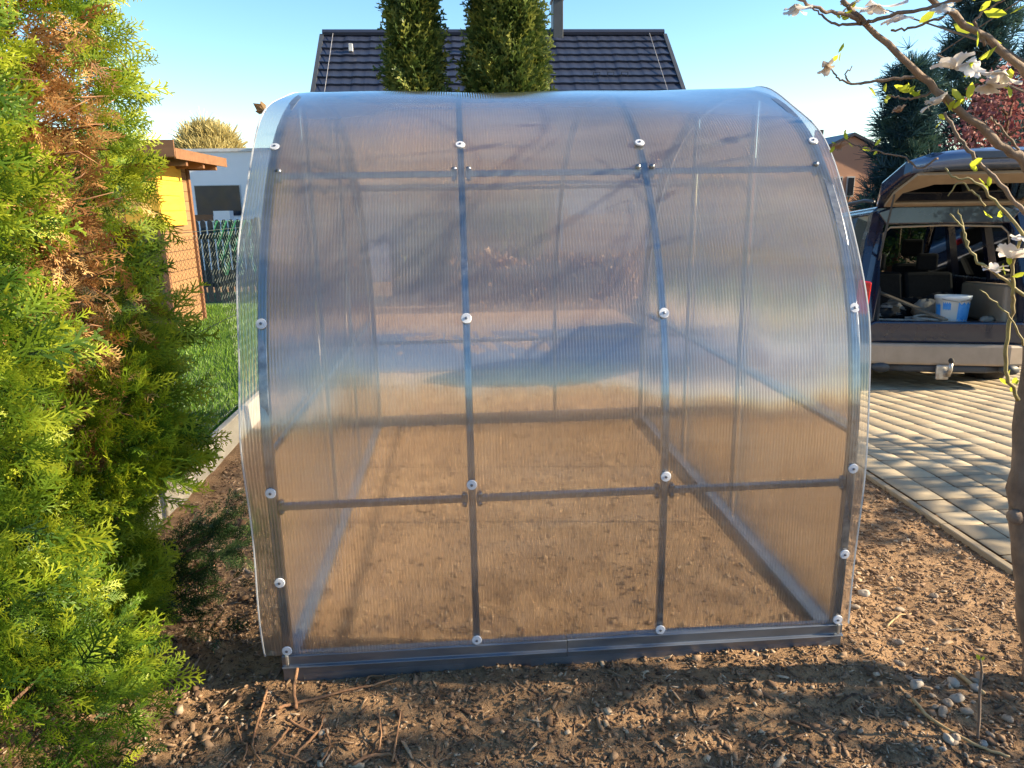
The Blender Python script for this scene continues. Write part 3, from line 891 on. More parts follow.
for (x0, x1, z0, z1) in ((-3.3, -2.1, 0.9, 2.2), (-0.9, 1.1, 0.1, 2.25), (2.3, 3.5, 0.9, 2.2)):
    y = -DY + 0.55
    fr = MB().box((x0 - 0.06, y - 0.03, z0 - 0.06), (x1 + 0.06, y - 0.003, z1 + 0.06)).build('window', M['frame'], hs)
    MB().box((x0, y - 0.05, z0), ((x0 + x1) / 2 - 0.03, y - 0.032, z1)).box(((x0 + x1) / 2 + 0.03, y - 0.05, z0), (x1, y - 0.032, z1)).build('pane', M['darkglass'], fr)

sm = empty('salmon_house', (11.45, 18, 0), R(0)); tag(sm, 'salmon plastered house with dark gable roof at right behind the trees', 'house')
MB().box((-1.5, -0.5, 0), (1.5, 4, 2.7)).build('wall', M['salmon'], sm)
MB().prism([(-1.5, 2.702), (1.5, 2.702), (0, 3.36)], 'y', -0.5, 4).build('gable_wall', M['salmon'], sm)
MB().prism([(-1.6, 2.67), (0, 3.37), (1.6, 2.67), (1.6, 2.74), (0, 3.45), (-1.6, 2.74)], 'y', -0.6, 4.1).build('roof', M['tiles'], sm)
MB().box((-0.55, 0.4, 3.0), (-0.38, 0.6, 3.62)).build('chimney', M['anthracite'], sm)
for xx in (-0.35, 0.0):
    fr = MB().box((xx - 0.06, -0.54, 1.75), (xx + 0.16, -0.503, 2.3)).build('window', M['frame'], sm)
    MB().box((xx - 0.03, -0.56, 1.79), (xx + 0.13, -0.542, 2.26)).build('pane', M['darkglass'], fr)

# brown boards and a beech hedge between terrace and house (seen as smears through the sheets)
for k, (x0, x1) in enumerate(((-0.6, 0.9), (0.94, 2.44), (2.48, 3.98))):
    p = empty('wood_screen', ((x0 + x1) / 2, 10.6, 0))
    wd = (x1 - x0) / 2
    tag(p, 'brown board screen panel in front of the house, seen through the greenhouse', 'screen', 'board screens in front of the house')
    mb = MB()
    for j in range(7):
        mb.box((-wd, -0.012, 0.1 + j * 0.2), (wd, 0.012, 0.285 + j * 0.2))
    mb.build('boards', M['shedwood'], p)
    for sx in (-1, 1):
        MB().box((sx * (wd - 0.06) - 0.035, 0.0125, 0), (sx * (wd - 0.06) + 0.035, 0.08, 1.6)).build('post', M['soffit'], p)

# ------------------------------------------------------------------ vegetation builders
def crown_points(n, center, rx, ry, rz, seed, shell=0.5, amp=0.22):
    d = unit(n)
    az = np.arctan2(d[:, 1], d[:, 0])
    rad = (shell + (1 - shell) * rng.random(n) ** 0.6) * (1 + lumpy(az * 1.0, d[:, 2] * 2.2, seed, amp))
    return np.array(center) + d * rad[:, None] * np.array([rx, ry, rz]), d

def leafy_tree(name, loc, h, crown_r, crown_z0, label, cat, mat, seed, group=None, leaf=0.12, n=2600, trunk_r=0.12, clumps=22, temps=LEAF):
    t = empty(name, loc); tag(t, label, cat, group)
    r = random.Random(seed)
    MB().tube([(0, 0, -0.1), (0.03, 0.02, h * 0.3), (0.0, 0.05, h * 0.6), (0.05, 0, h * 0.9)], [trunk_r, trunk_r * 0.8, trunk_r * 0.5, 0.02], 8).build('trunk', M['bark'], t, smooth=True)
    P, Dr, T = [], [], []
    br = MB()
    for k in range(clumps):
        zc = crown_z0 + (h - crown_z0) * (k + 0.5) / clumps
        f = (zc - crown_z0) / (h - crown_z0)
        rr = crown_r * (math.sin(math.pi * min(1, 0.18 + 0.8 * f)) ** 0.7) * r.uniform(0.45, 0.95)
        a = k * 2.4 + r.uniform(-.5, .5)
        c_ = np.array([rr * math.cos(a), rr * math.sin(a), zc])
        br.tube([(0, 0.02, max(0.2, zc - rr * 0.6)), tuple(c_ * np.array([.5, .5, 1]) - np.array([0, 0, rr * .2])), tuple(c_)], [trunk_r * .35, trunk_r * .2, 0.01], 5)
        m = n // clumps
        cr = crown_r * r.uniform(0.28, 0.5)
        p, d = crown_points(m, c_, cr, cr, cr * 0.8, seed + k, 0.2, 0.3)
        P.append(p); Dr.append(d); T.append(np.full(m, r.uniform(0.3, 0.7)))
    br.build('branches', M['bark'], t, smooth=True)
    P = np.concatenate(P); Dr = np.concatenate(Dr); T = np.concatenate(T)
    m = len(P)
    v_, f_, t_ = scatter(temps, P, Dr + unit(m) * 0.9, unit(m), leaf * rng.uniform(0.6, 1.3, m), np.clip(T + rng.normal(0, 0.2, m), 0, 1))
    np_mesh('crown', v_, f_, mat, t, tone=t_)
    return t

def column_tree(name, loc, h, rad, label, group, seed, n=7500, leaf=0.3):
    t = empty(name, loc); tag(t, label, 'tree', group)
    MB().tube([(0, 0, -0.1), (0, 0, h * 0.5), (0, 0, h * 0.95)], [0.11, 0.07, 0.01], 8).build('trunk', M['bark'], t, smooth=True)
    z = 0.25 + rng.random(n) * (h - 0.25)
    az = rng.random(n) * 2 * math.pi
    f = z / h
    prof = rad * np.clip(np.minimum(1.0, 0.7 + f * 1.2), 0, 1) * np.clip((1 - f) / 0.55, 0, 1) ** 0.62
    rr = prof * (1 + lumpy(az, z, seed, 0.22)) * (0.45 + 0.55 * rng.random(n) ** 0.45)
    P = np.stack([rr * np.cos(az), rr * np.sin(az), z], -1)
    d = np.stack([np.cos(az) * .6, np.sin(az) * .6, 0.9 + rng.normal(0, .3, n)], -1) + unit(n) * 0.35
    tone = np.clip(0.45 + 0.25 * lumpy(az * 2, z * 3, seed + 5) + rng.normal(0, 0.18, n), 0, 1)
    v_, f_, t_ = scatter(SPRAY_SMALL, P, d, unit(n), leaf * rng.uniform(0.6, 1.25, n), tone, 0.35)
    np_mesh('crown', v_, f_, M['cypress'], t, tone=t_)
    return t
column_tree('columnar_conifer', (0.0, 10.5, 0), 6.8, 0.36, 'slimmer columnar conifer before the dark roof, left of the pair', 'columnar conifers before the house', 21)
column_tree('columnar_conifer', (1.52, 10.6, 0), 7.6, 0.56, 'wider columnar conifer before the dark roof, nearer the chimney', 'columnar conifers before the house', 33, n=11000)

def hedge(name, loc, lx_, ly_, h, mat, label, cat, n, leaf):
    t = empty(name, loc); tag(t, label, cat)
    P = np.stack([rng.uniform(-lx_, lx_, n), rng.uniform(-ly_, ly_, n), rng.random(n) ** 0.7 * h], -1)
    P[:, 2] *= 1 + 0.1 * np.sin(P[:, 0] * 5)
    v_, f_, t_ = scatter(LEAF, P, unit(n), unit(n), leaf * rng.uniform(.6, 1.3, n), np.clip(rng.normal(.5, .25, n), 0, 1))
    np_mesh('foliage', v_, f_, mat, t, tone=t_)
    mb = MB(); r = random.Random(5)
    for k in range(int(lx_ * 8)):
        x = r.uniform(-lx_, lx_); mb.tube([(x, 0, -0.05), (x + r.uniform(-.1, .1), r.uniform(-.1, .1), h * .9)], [0.02, 0.005], 5)
    mb.build('stems', M['bark'], t)
hedge('beech_hedge', (2.0, 9.4, 0), 1.5, 0.3, 0.85, M['beech'], 'brown leaved beech hedge beyond the terrace, seen through the greenhouse', 'hedge', 5000, 0.11)

hedge('mirror_hedge', (1.0, -10.0, 0), 7.0, 0.45, 1.7, M['beech'], 'unseen long brown beech hedge added behind the camera to be mirrored in the sheets', 'hedge', 9000, 0.14)  # unseen; added so the sheets reflect a dark band at the horizon

# straw coloured tree behind the shed
def straw(loc, rad, h):
    t = empty('weeping_willow', loc); tag(t, 'straw coloured bare willow crown above the shed roof', 'tree')
    MB().tube([(0, 0, 0), (0.1, 0, h * 0.7)], [0.22, 0.1], 8).build('trunk', M['bark'], t, smooth=True)
    n = 3200
    d = unit(n); d[:, 2] = np.abs(d[:, 2])
    az = np.arctan2(d[:, 1], d[:, 0])
    P = np.array([0, 0, h * 0.55]) + d * np.array([rad, rad, h * 0.43]) * ((0.55 + 0.45 * rng.random(n)) * (1 + lumpy(az, d[:, 2] * 3, 4, 0.12)))[:, None]
    v_, f_, t_ = scatter(NEEDLE, P, d * 0.3 + np.array([0, 0, 1.0]) + unit(n) * .3, unit(n), rng.uniform(.35, .75, n), rng.random(n))
    np_mesh('crown', v_, f_, M['straw'], t, tone=t_)
straw((-8.5, 26, 0), 1.15, 4.55)

# pines, plum tree, shrubs on the right
def pine(loc, h, rad, label, seed, n=2300, z0=0.25):
    t = empty('pine_tree', loc); tag(t, label, 'tree', 'dark pines behind the car')
    r = random.Random(seed)
    MB().tube([(0, 0, -0.5), (0.05, 0, h * .5), (0, 0, h)], [0.16, 0.11, 0.02], 8).build('trunk', M['bark'], t, smooth=True)
    P, Dr, T = [], [], []; br = MB()
    lev = 15
    for k in range(lev):
        f = z0 + (1 - z0) * k / (lev - 1)
        for q in range(5):
            a = k * 1.9 + q * 1.257 + r.uniform(-.3, .3)
            ln_ = rad * (1.05 - f * 0.85) * r.uniform(0.6, 1.1)
            z = f * h
            e = np.array([ln_ * math.cos(a), ln_ * math.sin(a), z + ln_ * 0.15])
            br.tube([(0, 0, z), tuple(e * .5 + np.array([0, 0, z * .5])), tuple(e)], [.03, .02, .008], 4)
            m = n // (lev * 5)
            s_ = rng.uniform(0.35, 1.05, m)
            p = np.array([0, 0, z]) + (e - np.array([0, 0, z])) * s_[:, None] + rng.normal(0, 0.13, (m, 3))
            P.append(p); Dr.append(np.tile([math.cos(a), math.sin(a), .9], (m, 1)) + unit(m) * .5); T.append(np.full(m, r.uniform(.25, .75)))
    br.build('branches', M['bark'], t)
    P = np.concatenate(P); Dr = np.concatenate(Dr); T = np.concatenate(T); m = len(P)
    v_, f_, t_ = scatter(NEEDLE, P, Dr, unit(m), rng.uniform(.22, .42, m), np.clip(T + rng.normal(0, .15, m), 0, 1))
    np_mesh('crown', v_, f_, M['pine'], t, tone=t_)
pine((10.15, 13.0, -.4), 4.55, 1.05, 'shorter dark pine at the left of the group behind the car', 2, 1050, 0.2)
pine((12.3, 14.0, -.4), 7.9, 1.75, 'tall dark pine rising behind the open tailgate', 3, 1700, 0.2)
pine((15.6, 15.5, -.4), 8.2, 2.0, 'dark pine at the right edge behind the magnolia branches', 4, 2400, 0.2)
leafy_tree('plum_tree', (11.0, 11.2, -.4), 4.3, 1.05, 2.0, 'red leaved plum tree behind the magnolia branches', 'tree', M['plum'], 6, leaf=0.11, n=2600, trunk_r=0.07)
leafy_tree('garden_shrub', (8.8, 10.4, -.4), 1.9, 1.0, 0.1, 'small green shrub behind the left corner of the tailgate', 'shrub', M['shrub'], 8, 'green shrubs behind the car', leaf=0.1, n=2200, trunk_r=0.04)
leafy_tree('garden_shrub', (10.6, 10.2, -.4), 2.3, 1.3, 0.1, 'round green shrub behind the middle of the tailgate', 'shrub', M['shrub'], 9, 'green shrubs behind the car', leaf=0.1, n=2600, trunk_r=0.04)
leafy_tree('garden_shrub', (13.0, 10.4, -.4), 2.6, 1.5, 0.1, 'large green shrub behind the magnolia trunk', 'shrub', M['shrub'], 10, 'green shrubs behind the car', leaf=0.1, n=2600, trunk_r=0.04)
# unseen shrubs added right of the picture to throw the dappled shade
leafy_tree('shade_shrub', (6.9, -1.35, 0), 3.5, 1.1, 0.6, 'unseen leafy shrub added right of the magnolia for its shade', 'shrub', M['shrub'], 12, 'unseen shrubs added for dappled shade', leaf=0.13, n=1700, trunk_r=0.05, clumps=14)
leafy_tree('shade_shrub', (8.2, 1.1, 0), 2.6, 1.2, 0.5, 'unseen loose shrub added behind the magnolia for its shade', 'shrub', M['shrub'], 13, 'unseen shrubs added for dappled shade', leaf=0.13, n=1500, trunk_r=0.05, clumps=9)

# ------------------------------------------------------------------ thujas at the left
def thuja(name, loc, label, rad, h, n, seed, mat, tone_mu, hollow=None, taper=0.0, waist=0.0):
    t = empty(name, loc); tag(t, label, 'tree', None)
    MB().tube([(0, 0, -0.1), (0.02, 0.02, h * 0.4), (-0.03, 0, h * .8), (0, 0, h)], [0.075, 0.06, 0.04, 0.01], 9).build('trunk', M['bark'], t, smooth=True)
    z = 0.06 + rng.random(n) * (h - 0.06)
    az = rng.random(n) * 2 * math.pi
    f = z / h
    prof = rad * np.clip(1.12 - 0.25 * f, 0, 2) * np.clip((1 - f) / 0.25, 0, 1) ** 0.5
    prof = prof * (1 - waist * np.interp(z, [0.3, 0.55, 1.0, 1.3], [0, 1.0, 1.0, 0.55]))
    prof = prof * (1 - taper * np.clip((0.85 - z) / 0.35, 0, 1))
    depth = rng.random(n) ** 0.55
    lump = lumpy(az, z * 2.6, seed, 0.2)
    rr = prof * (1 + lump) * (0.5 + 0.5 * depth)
    P = np.stack([rr * np.cos(az), rr * np.sin(az), z], -1)
    keep = np.ones(n, bool)
    if hollow is not None:
        keep = ~hollow(P, rr / np.maximum(prof, 1e-3))
    P, az, lump, depth = P[keep], az[keep], lump[keep], depth[keep]; m = len(P)
    out = np.stack([np.cos(az), np.sin(az), np.full(m, 0.15)], -1)
    d = out + np.stack([rng.normal(0, .45, m), rng.normal(0, .45, m), rng.normal(-0.1, .55, m)], -1)
    side = np.stack([-np.sin(az), np.cos(az), np.zeros(m)], -1) * np.where(rng.random(m) < .5, 1, -1)[:, None] + unit(m) * .55
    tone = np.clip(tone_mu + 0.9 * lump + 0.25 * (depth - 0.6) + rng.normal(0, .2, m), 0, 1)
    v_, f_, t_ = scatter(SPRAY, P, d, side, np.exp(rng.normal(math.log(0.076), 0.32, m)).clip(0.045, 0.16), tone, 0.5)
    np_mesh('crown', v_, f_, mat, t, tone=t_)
    mb = MB(); r = random.Random(seed)
    for k in range(70):
        zz = r.uniform(0.1, h * .9); a = r.uniform(0, 6.28); q = rad * r.uniform(.45, .66)
        mb.tube([(0, 0, zz - .1), (q * .5 * math.cos(a), q * .5 * math.sin(a), zz), (q * math.cos(a + .15), q * math.sin(a + .15), zz + .12)], [.012, .008, .003], 5)
    mb.build('branches', M['bark'], t, smooth=True)
    return t
thuja('thuja', (-0.99, -0.42, 0), 'bright yellow green thuja filling the lower left corner', 0.62, 3.1, 12500, 3, M['thuja'], 0.52, None, 0.0, 0.27)
def hol(P, q):
    # the bare brown patch on the side turned to the greenhouse and camera
    a = np.arctan2(P[:, 1], P[:, 0])
    da = np.abs((a + 0.95 + np.pi) % (2 * np.pi) - np.pi)
    edge = 0.9 + 0.25 * np.sin(P[:, 2] * 9) + rng.normal(0, .15, len(P))
    return (da < edge) & (P[:, 2] > 0.95 + rng.normal(0, .1, len(P))) & (P[:, 2] < 2.2 + rng.normal(0, .12, len(P))) & (rng.random(len(P)) < 0.93)
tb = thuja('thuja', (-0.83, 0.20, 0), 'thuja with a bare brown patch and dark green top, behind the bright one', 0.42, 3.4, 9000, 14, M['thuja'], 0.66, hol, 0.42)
# dead brown sprays and twigs in the bare patch
n = 1700
az = -0.95 + rng.normal(0, 0.55, n); z = rng.uniform(0.9, 2.25, n)
rr = 0.44 * (0.3 + 0.6 * rng.random(n))
P = np.stack([rr * np.cos(az), rr * np.sin(az), z], -1)
d = np.stack([np.cos(az), np.sin(az), rng.normal(-.3, .6, n)], -1) + unit(n) * .6
v_, f_, t_ = scatter(SPRAY, P, d, unit(n), rng.uniform(.05, .11, n), rng.random(n))
np_mesh('dead_foliage', v_, f_, M['dead'], tb, tone=t_)
mb = MB(); r = random.Random(9)
for k in range(150):
    a = -0.95 + r.gauss(0, .6); zz = r.uniform(0.9, 2.2); q = r.uniform(.22, .46)
    b0 = Vector((0.03 * math.cos(a), 0.03 * math.sin(a), zz - r.uniform(0, .2)))
    e = Vector((q * math.cos(a), q * math.sin(a), zz + r.uniform(-.1, .2)))
    mid = (b0 + e) / 2 + Vector((r.gauss(0, .03), r.gauss(0, .03), r.gauss(0, .04)))
    mb.tube([b0, mid, e, e + Vector((r.gauss(0, .05), r.gauss(0, .05), r.uniform(-.05, .08)))], [.006, .004, .0025, .001], 4)
mb.build('dead_twigs', M['root'], tb, smooth=True)
# bright low tufts of the second thuja, leaning out over the kerb
n = 620
cen = np.array([(0.26, -0.16, 1.02), (0.36, -0.04, 1.08), (0.36, -0.22, 0.84), (0.22, -0.30, 0.92), (0.18, -0.30, 1.12), (0.38, -0.10, 0.92)])
k_ = rng.integers(0, len(cen), n)
P = cen[k_] + rng.normal(0, 0.062, (n, 3)); d = (P - np.array([0.0, 0.0, 0.8])) + unit(n) * 0.22
v_, f_, t_ = scatter(SPRAY, P, d, unit(n), rng.uniform(.06, .12, n), np.clip(rng.normal(.64, .2, n), 0, 1), .45)
np_mesh('low_tufts', v_, f_, M['thuja'], tb, tone=t_)
mb = MB()
for q in cen:
    mb.tube([(0, 0, 0.7), tuple(q * np.array([.5, .5, 1]) - np.array([0, 0, .1])), tuple(q)], [.012, .008, .004], 5)
mb.build('tuft_stems', M['bark'], tb, smooth=True)
# low branch reaching right near the ground, its shade put into the leaf colour
lb = empty('low_thuja_branch', (-0.66, 0.48, 0)); tag(lb, 'low thuja branch, its shade painted in darker green, spreading over the soil by the kerb', 'shrub')
mb = MB(); P, Dd = [], []
r = random.Random(4)
for k in range(16):
    a = r.uniform(-0.9, 0.5); q = r.uniform(.2, .46); zz = r.uniform(.12, .46)
    s0 = Vector((-0.25, -0.05, .06 + r.uniform(0, .1))); e = Vector((q * math.cos(a) - .05, q * math.sin(a), zz))
    mid = (s0 + e) / 2 + Vector((0, 0, -0.03))
    mb.tube([s0, mid, e], [.010, .006, .002], 5)
    for j in range(26):
        t = r.uniform(.55, 1.08); p = s0.lerp(e, t) + Vector((r.gauss(0, .035), r.gauss(0, .035), r.gauss(0, .03)))
        P.append(p); Dd.append((e - s0).normalized() + Vector((r.gauss(0, .5), r.gauss(0, .5), r.gauss(.1, .5))))
mb.build('stems', M['bark'], lb, smooth=True)
P = np.array(P); Dd = np.array(Dd); m = len(P)
v_, f_, t_ = scatter(SPRAY, P, Dd, unit(m), rng.uniform(.05, .095, m), np.clip(rng.normal(.5, .2, m), 0, 1), .3)
np_mesh('foliage', v_, f_, M['thuja_shade'], lb, tone=t_)

# ------------------------------------------------------------------ magnolia at the right
mg = empty('magnolia_tree', (2.52, -0.25, 0)); tag(mg, 'young magnolia with fading white flowers at the right edge', 'tree')
def rel(pts): return [Vector(p) - Vector((2.52, -0.25, 0)) for p in pts]
def smooth_pts(pts, per=4, jit=0.0, seed=1):
    r = random.Random(seed)
    P = [Vector(p) for p in pts]; P = [P[0] * 2 - P[1]] + P + [P[-1] * 2 - P[-2]]
    out = []
    for i in range(1, len(P) - 2):
        for k in range(per):
            t = k / per; a, b, c_, d_ = P[i - 1:i + 3]
            q = 0.5 * ((2 * b) + (c_ - a) * t + (2 * a - 5 * b + 4 * c_ - d_) * t * t + (-a + 3 * b - 3 * c_ + d_) * t ** 3)
            out.append(q + Vector((r.gauss(0, jit), r.gauss(0, jit), r.gauss(0, jit))))
    out.append(P[-2])
    return out
def limb(name, pts, r0_, r1_, mat, seed=1, jit=0.002, n=8):
    q = smooth_pts(rel(pts), 5, jit, seed); m = len(q)
    rr = [r0_ + (r1_ - r0_) * i / (m - 1) for i in range(m)]
    rr = [x * (1 + 0.08 * math.sin(i * 1.7 + seed)) for i, x in enumerate(rr)]
    return MB().tube(q, rr, n).build(name, mat, mg, smooth=True)
limb('trunk', [(2.63, -0.25, -0.08), (2.595, -0.25, 0.1), (2.50, -0.25, 0.45), (2.435, -0.25, 0.75), (2.41, -0.25, 1.1), (2.43, -0.24, 1.45), (2.56, -0.22, 2.0)], 0.044, 0.032, M['magbark'], 1, 0.003, 12)
MB().lathe([(0.026, 0), (0.022, 0.02), (0.012, 0.028)], 10, Matrix.Translation((-0.105, -0.02, 0.66)) @ Matrix.Rotation(R(-90), 4, 'Y')).build('bark_knot', M['magbark'], mg, smooth=True)
limb('branch', [(2.42, -0.24, 1.56), (2.29, -0.25, 1.74), (2.18, -0.26, 1.81), (1.99, -0.28, 1.93), (1.86, -0.3, 2.01), (1.72, -0.3, 2.12), (1.66, -0.31, 2.16)], 0.015, 0.006, M['magbark'], 2)
limb('branch', [(2.58, -0.22, 1.86), (2.35, -0.27, 1.90), (2.2, -0.3, 1.98), (2.05, -0.34, 2.06), (1.84, -0.4, 2.14), (1.70, -0.42, 2.2)], 0.013, 0.006, M['magbark'], 3)
limb('branch', [(2.56, -0.23, 1.72), (2.75, -0.2, 2.0), (2.95, -0.2, 2.4), (3.05, -0.15, 2.9)], 0.026, 0.008, M['magbark'], 4)
limb('branch', [(2.60, -0.22, 1.98), (2.52, -0.18, 2.3), (2.40, -0.1, 2.7), (2.36, -0.1, 3.1)], 0.026, 0.006, M['magbark'], 5)
C = Vector((0.658, -2.262, 1.658))
def at(px, py, Y):
    d = fwd + right * ((px - 512) / 709) - up * ((py - 384) / 709)
    return C + d * ((Y - C.y) / d.y)
def twig(px_pts, Y0, Y1, r0_, r1_, mat='magbark', seed=1):
    m = len(px_pts)
    limb('twig', [at(x, y, Y0 + (Y1 - Y0) * i / (m - 1)) for i, (x, y) in enumerate(px_pts)], r0_, r1_, M[mat], seed, 0.002, 6)
# twigs branching off the two limbs (traced as places in the tree, depth varied)
twig([(860, 22), (846, 14), (822, 10), (804, 2), (796, -12)], -0.3, -0.36, .006, .003, seed=3)
twig([(862, 24), (838, 24), (822, 16), (810, 6)], -0.3, -0.28, .004, .002, seed=4)
twig([(863, 24), (878, 19), (912, 11), (950, 2), (975, -8)], -0.3, -0.5, .005, .004, seed=5)
twig([(890, 30), (908, 29), (930, 22), (944, 17)], -0.32, -0.42, .003, .003, seed=6)
twig([(925, 78), (900, 78), (870, 82), (850, 84), (838, 78), (832, 70)], -0.27, -0.22, .005, .002, seed=7)
twig([(850, 84), (846, 76), (852, 66)], -0.22, -0.2, .003, .0015, seed=8)
twig([(932, 92), (915, 98), (900, 98), (888, 95)], -0.27, -0.24, .004, .002, seed=9)
twig([(945, 112), (955, 132), (968, 150), (985, 168), (1000, 184), (1026, 214)], -0.34, -0.42, .004, .006, seed=10)
twig([(1030, 300), (1000, 276), (978, 262), (968, 246), (962, 228), (950, 214)], -0.42, -0.36, .005, .0022, 'twig', 11)
twig([(968, 246), (962, 224), (958, 210)], -0.38, -0.36, .003, .0015, 'twig', 12)
twig([(1026, 236), (1000, 206), (975, 182), (955, 178), (945, 168)], -0.46, -0.4, .005, .002, 'twig', 13)
twig([(985, 205), (972, 192), (960, 182), (948, 196)], -0.44, -0.4, .003, .0015, 'twig', 14)
twig([(1018, 400), (1006, 370), (1008, 330), (1014, 300), (1012, 270), (1020, 240)], -0.33, -0.45, .006, .004, 'twig', 15)
twig([(1024, 345), (1010, 318), (992, 300), (980, 290)], -0.4, -0.42, .003, .0015, 'twig', 16)
twig([(1020, 150), (1000, 128), (992, 118), (985, 122)], -0.26, -0.3, .004, .002, seed=17)
twig([(985, 45), (975, 22), (990, 8), (1010, -4)], -0.34, -0.4, .004, .002, seed=18)
twig([(938, 158), (920, 168), (905, 158), (880, 152), (862, 148), (845, 140)], -0.2, -0.1, .003, .0015, seed=19)
# flowers: drooping petals round a small cone
def flower(px_, py_, Y, size, tone, seed, droop=0.6, np_=7):
    r = random.Random(seed); p0 = at(px_, py_, Y) - Vector((2.52, -0.25, 0))
    V, F, T = [], [], []
    ax = Vector((r.gauss(0, .35), r.gauss(0, .35), 1 if r.random() > droop else -1)).normalized()
    q = ax.to_track_quat('Z', 'Y').to_matrix()
    for k in range(np_):
        a = k * 6.283 / np_ + r.uniform(-.3, .3); ln_ = size * r.uniform(.75, 1.15); op = r.uniform(.5, 1.25)
        k0 = len(V); rows = 5
        for i in range(rows):
            t = i / (rows - 1)
            wd = size * 0.30 * math.sin(math.pi * (0.12 + 0.8 * t)) ** .8
            rr = ln_ * (math.sin(op) * t + 0.12 * t * t); zz = ln_ * (math.cos(op) * t - 0.45 * t * t)
            for u in (-1, 0, 1):
                loc = Vector((rr * math.cos(a) - u * wd * math.sin(a), rr * math.sin(a) + u * wd * math.cos(a), zz + 0.12 * size * abs(u) * t))
                V.append(p0 + q @ loc); T.append(min(1, max(0, tone + r.gauss(0, .08) - 0.2 * (1 - t))))
        for i in range(rows - 1):
            for u in (0, 1):
                b = k0 + i * 3 + u
                F.append((b, b + 1, b + 4, b + 3))
    np_mesh('flower', [tuple(v) for v in V], F, M['petal'], mg, tone=T, smooth=True)
for k, (x, y, Y_, s_, tn) in enumerate([(797, 4, -0.36, .062, .55), (876, 4, -0.33, .085, .85), (896, 22, -0.33, .05, .75), (826, 66, -0.22, .045, .45), (955, 68, -0.36, .085, .95), (972, 64, -0.38, .06, .9), (1002, 70, -0.3, .09, .7), (988, 84, -.3, .06, .5), (938, 104, -0.3, .07, .7), (900, 112, -0.24, .045, .12), (838, 148, -0.1, .04, .05), (1010, 258, -0.44, .075, .95), (994, 272, -0.42, .055, .9), (1026, 236, -.46, .06, .85), (852, 6, -.3, .045, .4), (944, 4, -.45, .05, .6)]):
    flower(x, y, Y_, s_ * 0.74, tn, k + 3)
P, Dd, sc = [], [], []
r = random.Random(8)
for (x, y, Y_, s_, cnt) in [(883, 92, -.24, .032, 4), (905, 90, -.25, .035, 5), (920, 94, -.26, .03, 4), (953, 108, -.3, .04, 5), (966, 102, -.32, .04, 5), (978, 54, -.36, .045, 3), (986, 4, -.4, .03, 4), (843, 16, -.3, .03, 5), (836, 58, -.22, .025, 3), (964, 76, -.37, .03, 3), (976, 168, -.4, .03, 4), (985, 190, -.42, .028, 3), (990, 222, -.42, .04, 2), (872, 150, -.1, .028, 3), (846, 140, -.1, .03, 3), (832, 150, -.1, .03, 2), (1008, 272, -.43, .035, 3), (1014, 388, -.32, .03, 3), (1006, 380, -.33, .03, 2), (940, 118, -.3, .025, 2), (858, 12, -.3, .03, 2), (1010, 92, -.3, .04, 3)]:
    for j in range(cnt):
        p = at(x + r.gauss(0, 4), y + r.gauss(0, 4), Y_) - Vector((2.52, -0.25, 0))
        P.append(p); Dd.append((r.gauss(0, .6), r.gauss(0, .6), r.uniform(.2, 1))); sc.append(s_ * r.uniform(.8, 1.2))
P = np.array(P); Dd = np.array(Dd); m = len(P)
LEAF2 = [(np.array([[0, 0, 0], [.3, .2, .04], [.7, .22, .05], [1, 0, -.06], [.7, -.22, .05], [.3, -.2, .04], [.35, 0, -.03], [.7, 0, -.03]]), np.array([[0, 6, 1, 1], [6, 7, 2, 1], [7, 3, 2, 2], [0, 5, 6, 6], [6, 5, 4, 7], [7, 4, 3, 3]]))]
LEAF2 = [(LEAF2[0][0], np.array([[0, 6, 2, 1], [6, 7, 3, 2], [0, 5, 4, 6], [6, 4, 3, 7]]))]
v_, f_, t_ = scatter(LEAF2, P, Dd, unit(m), np.array(sc), rng.random(m))
np_mesh('young_leaves', v_, f_, M['bud'], mg, tone=t_)
# upper crown out of the picture: thin leafing shoots that help dapple the soil
P = []; Dd = []
mb = MB(); r = random.Random(31)
for k in range(46):
    b = Vector((r.uniform(-.35, .6), r.uniform(-.6, .6), r.uniform(2.05, 3.3))); e = b + Vector((r.gauss(0, .3), r.gauss(0, .3), r.uniform(.1, .5)))
    b0 = Vector((0.1, 0.03, b.z - .3))
    mb.tube([b0, b, e], [.006, .004, .002], 4)
    for j in range(3):
        P.append(b.lerp(e, r.random()) + Vector((r.gauss(0, .03),) * 3)); Dd.append((r.gauss(0, 1), r.gauss(0, 1), .6))
mb.build('shoots', M['magbark'], mg)
P = np.array(P); Dd = np.array(Dd); m = len(P)
v_, f_, t_ = scatter(LEAF2, P, Dd, unit(m), rng.uniform(.04, .08, m), rng.random(m))
np_mesh('upper_leaves', v_, f_, M['bud'], mg, tone=t_)

# ------------------------------------------------------------------ SUV with open tailgate
CX, CY = 5.52, 4.45
cz = float(drop(np.array(5.6), np.array(5.3))) + 0.012
car = empty('parked_suv', (CX, CY, cz), R(-14), R(-3.5))
car.scale = (0.97, 1.03, 1.10)
tag(car, 'dark navy off road car with open tailgate and sand coloured bumper, parked on the paving', 'car')
BW = 0.93
def archp(cy, r_, z0):
    return [(cy + r_ * math.cos(a), 0.36 + r_ * math.sin(a)) for a in np.linspace(math.pi * 0.98, math.pi * 0.02, 9)]
side = [(0.05, 0.34), (0.06, 0.66), (0.10, 1.02), (0.9, 1.06), (2.9, 1.08), (3.25, 1.05), (4.3, 0.98), (4.62, 0.80), (4.66, 0.34)]
low = [(4.66, 0.34), (4.25, 0.30)] + archp(3.78, 0.42, 0.3)[::-1] + [(3.3, 0.28), (1.35, 0.28)] + archp(0.88, 0.42, 0.3)[::-1] + [(0.4, 0.3)]
poly = side[:-1] + low
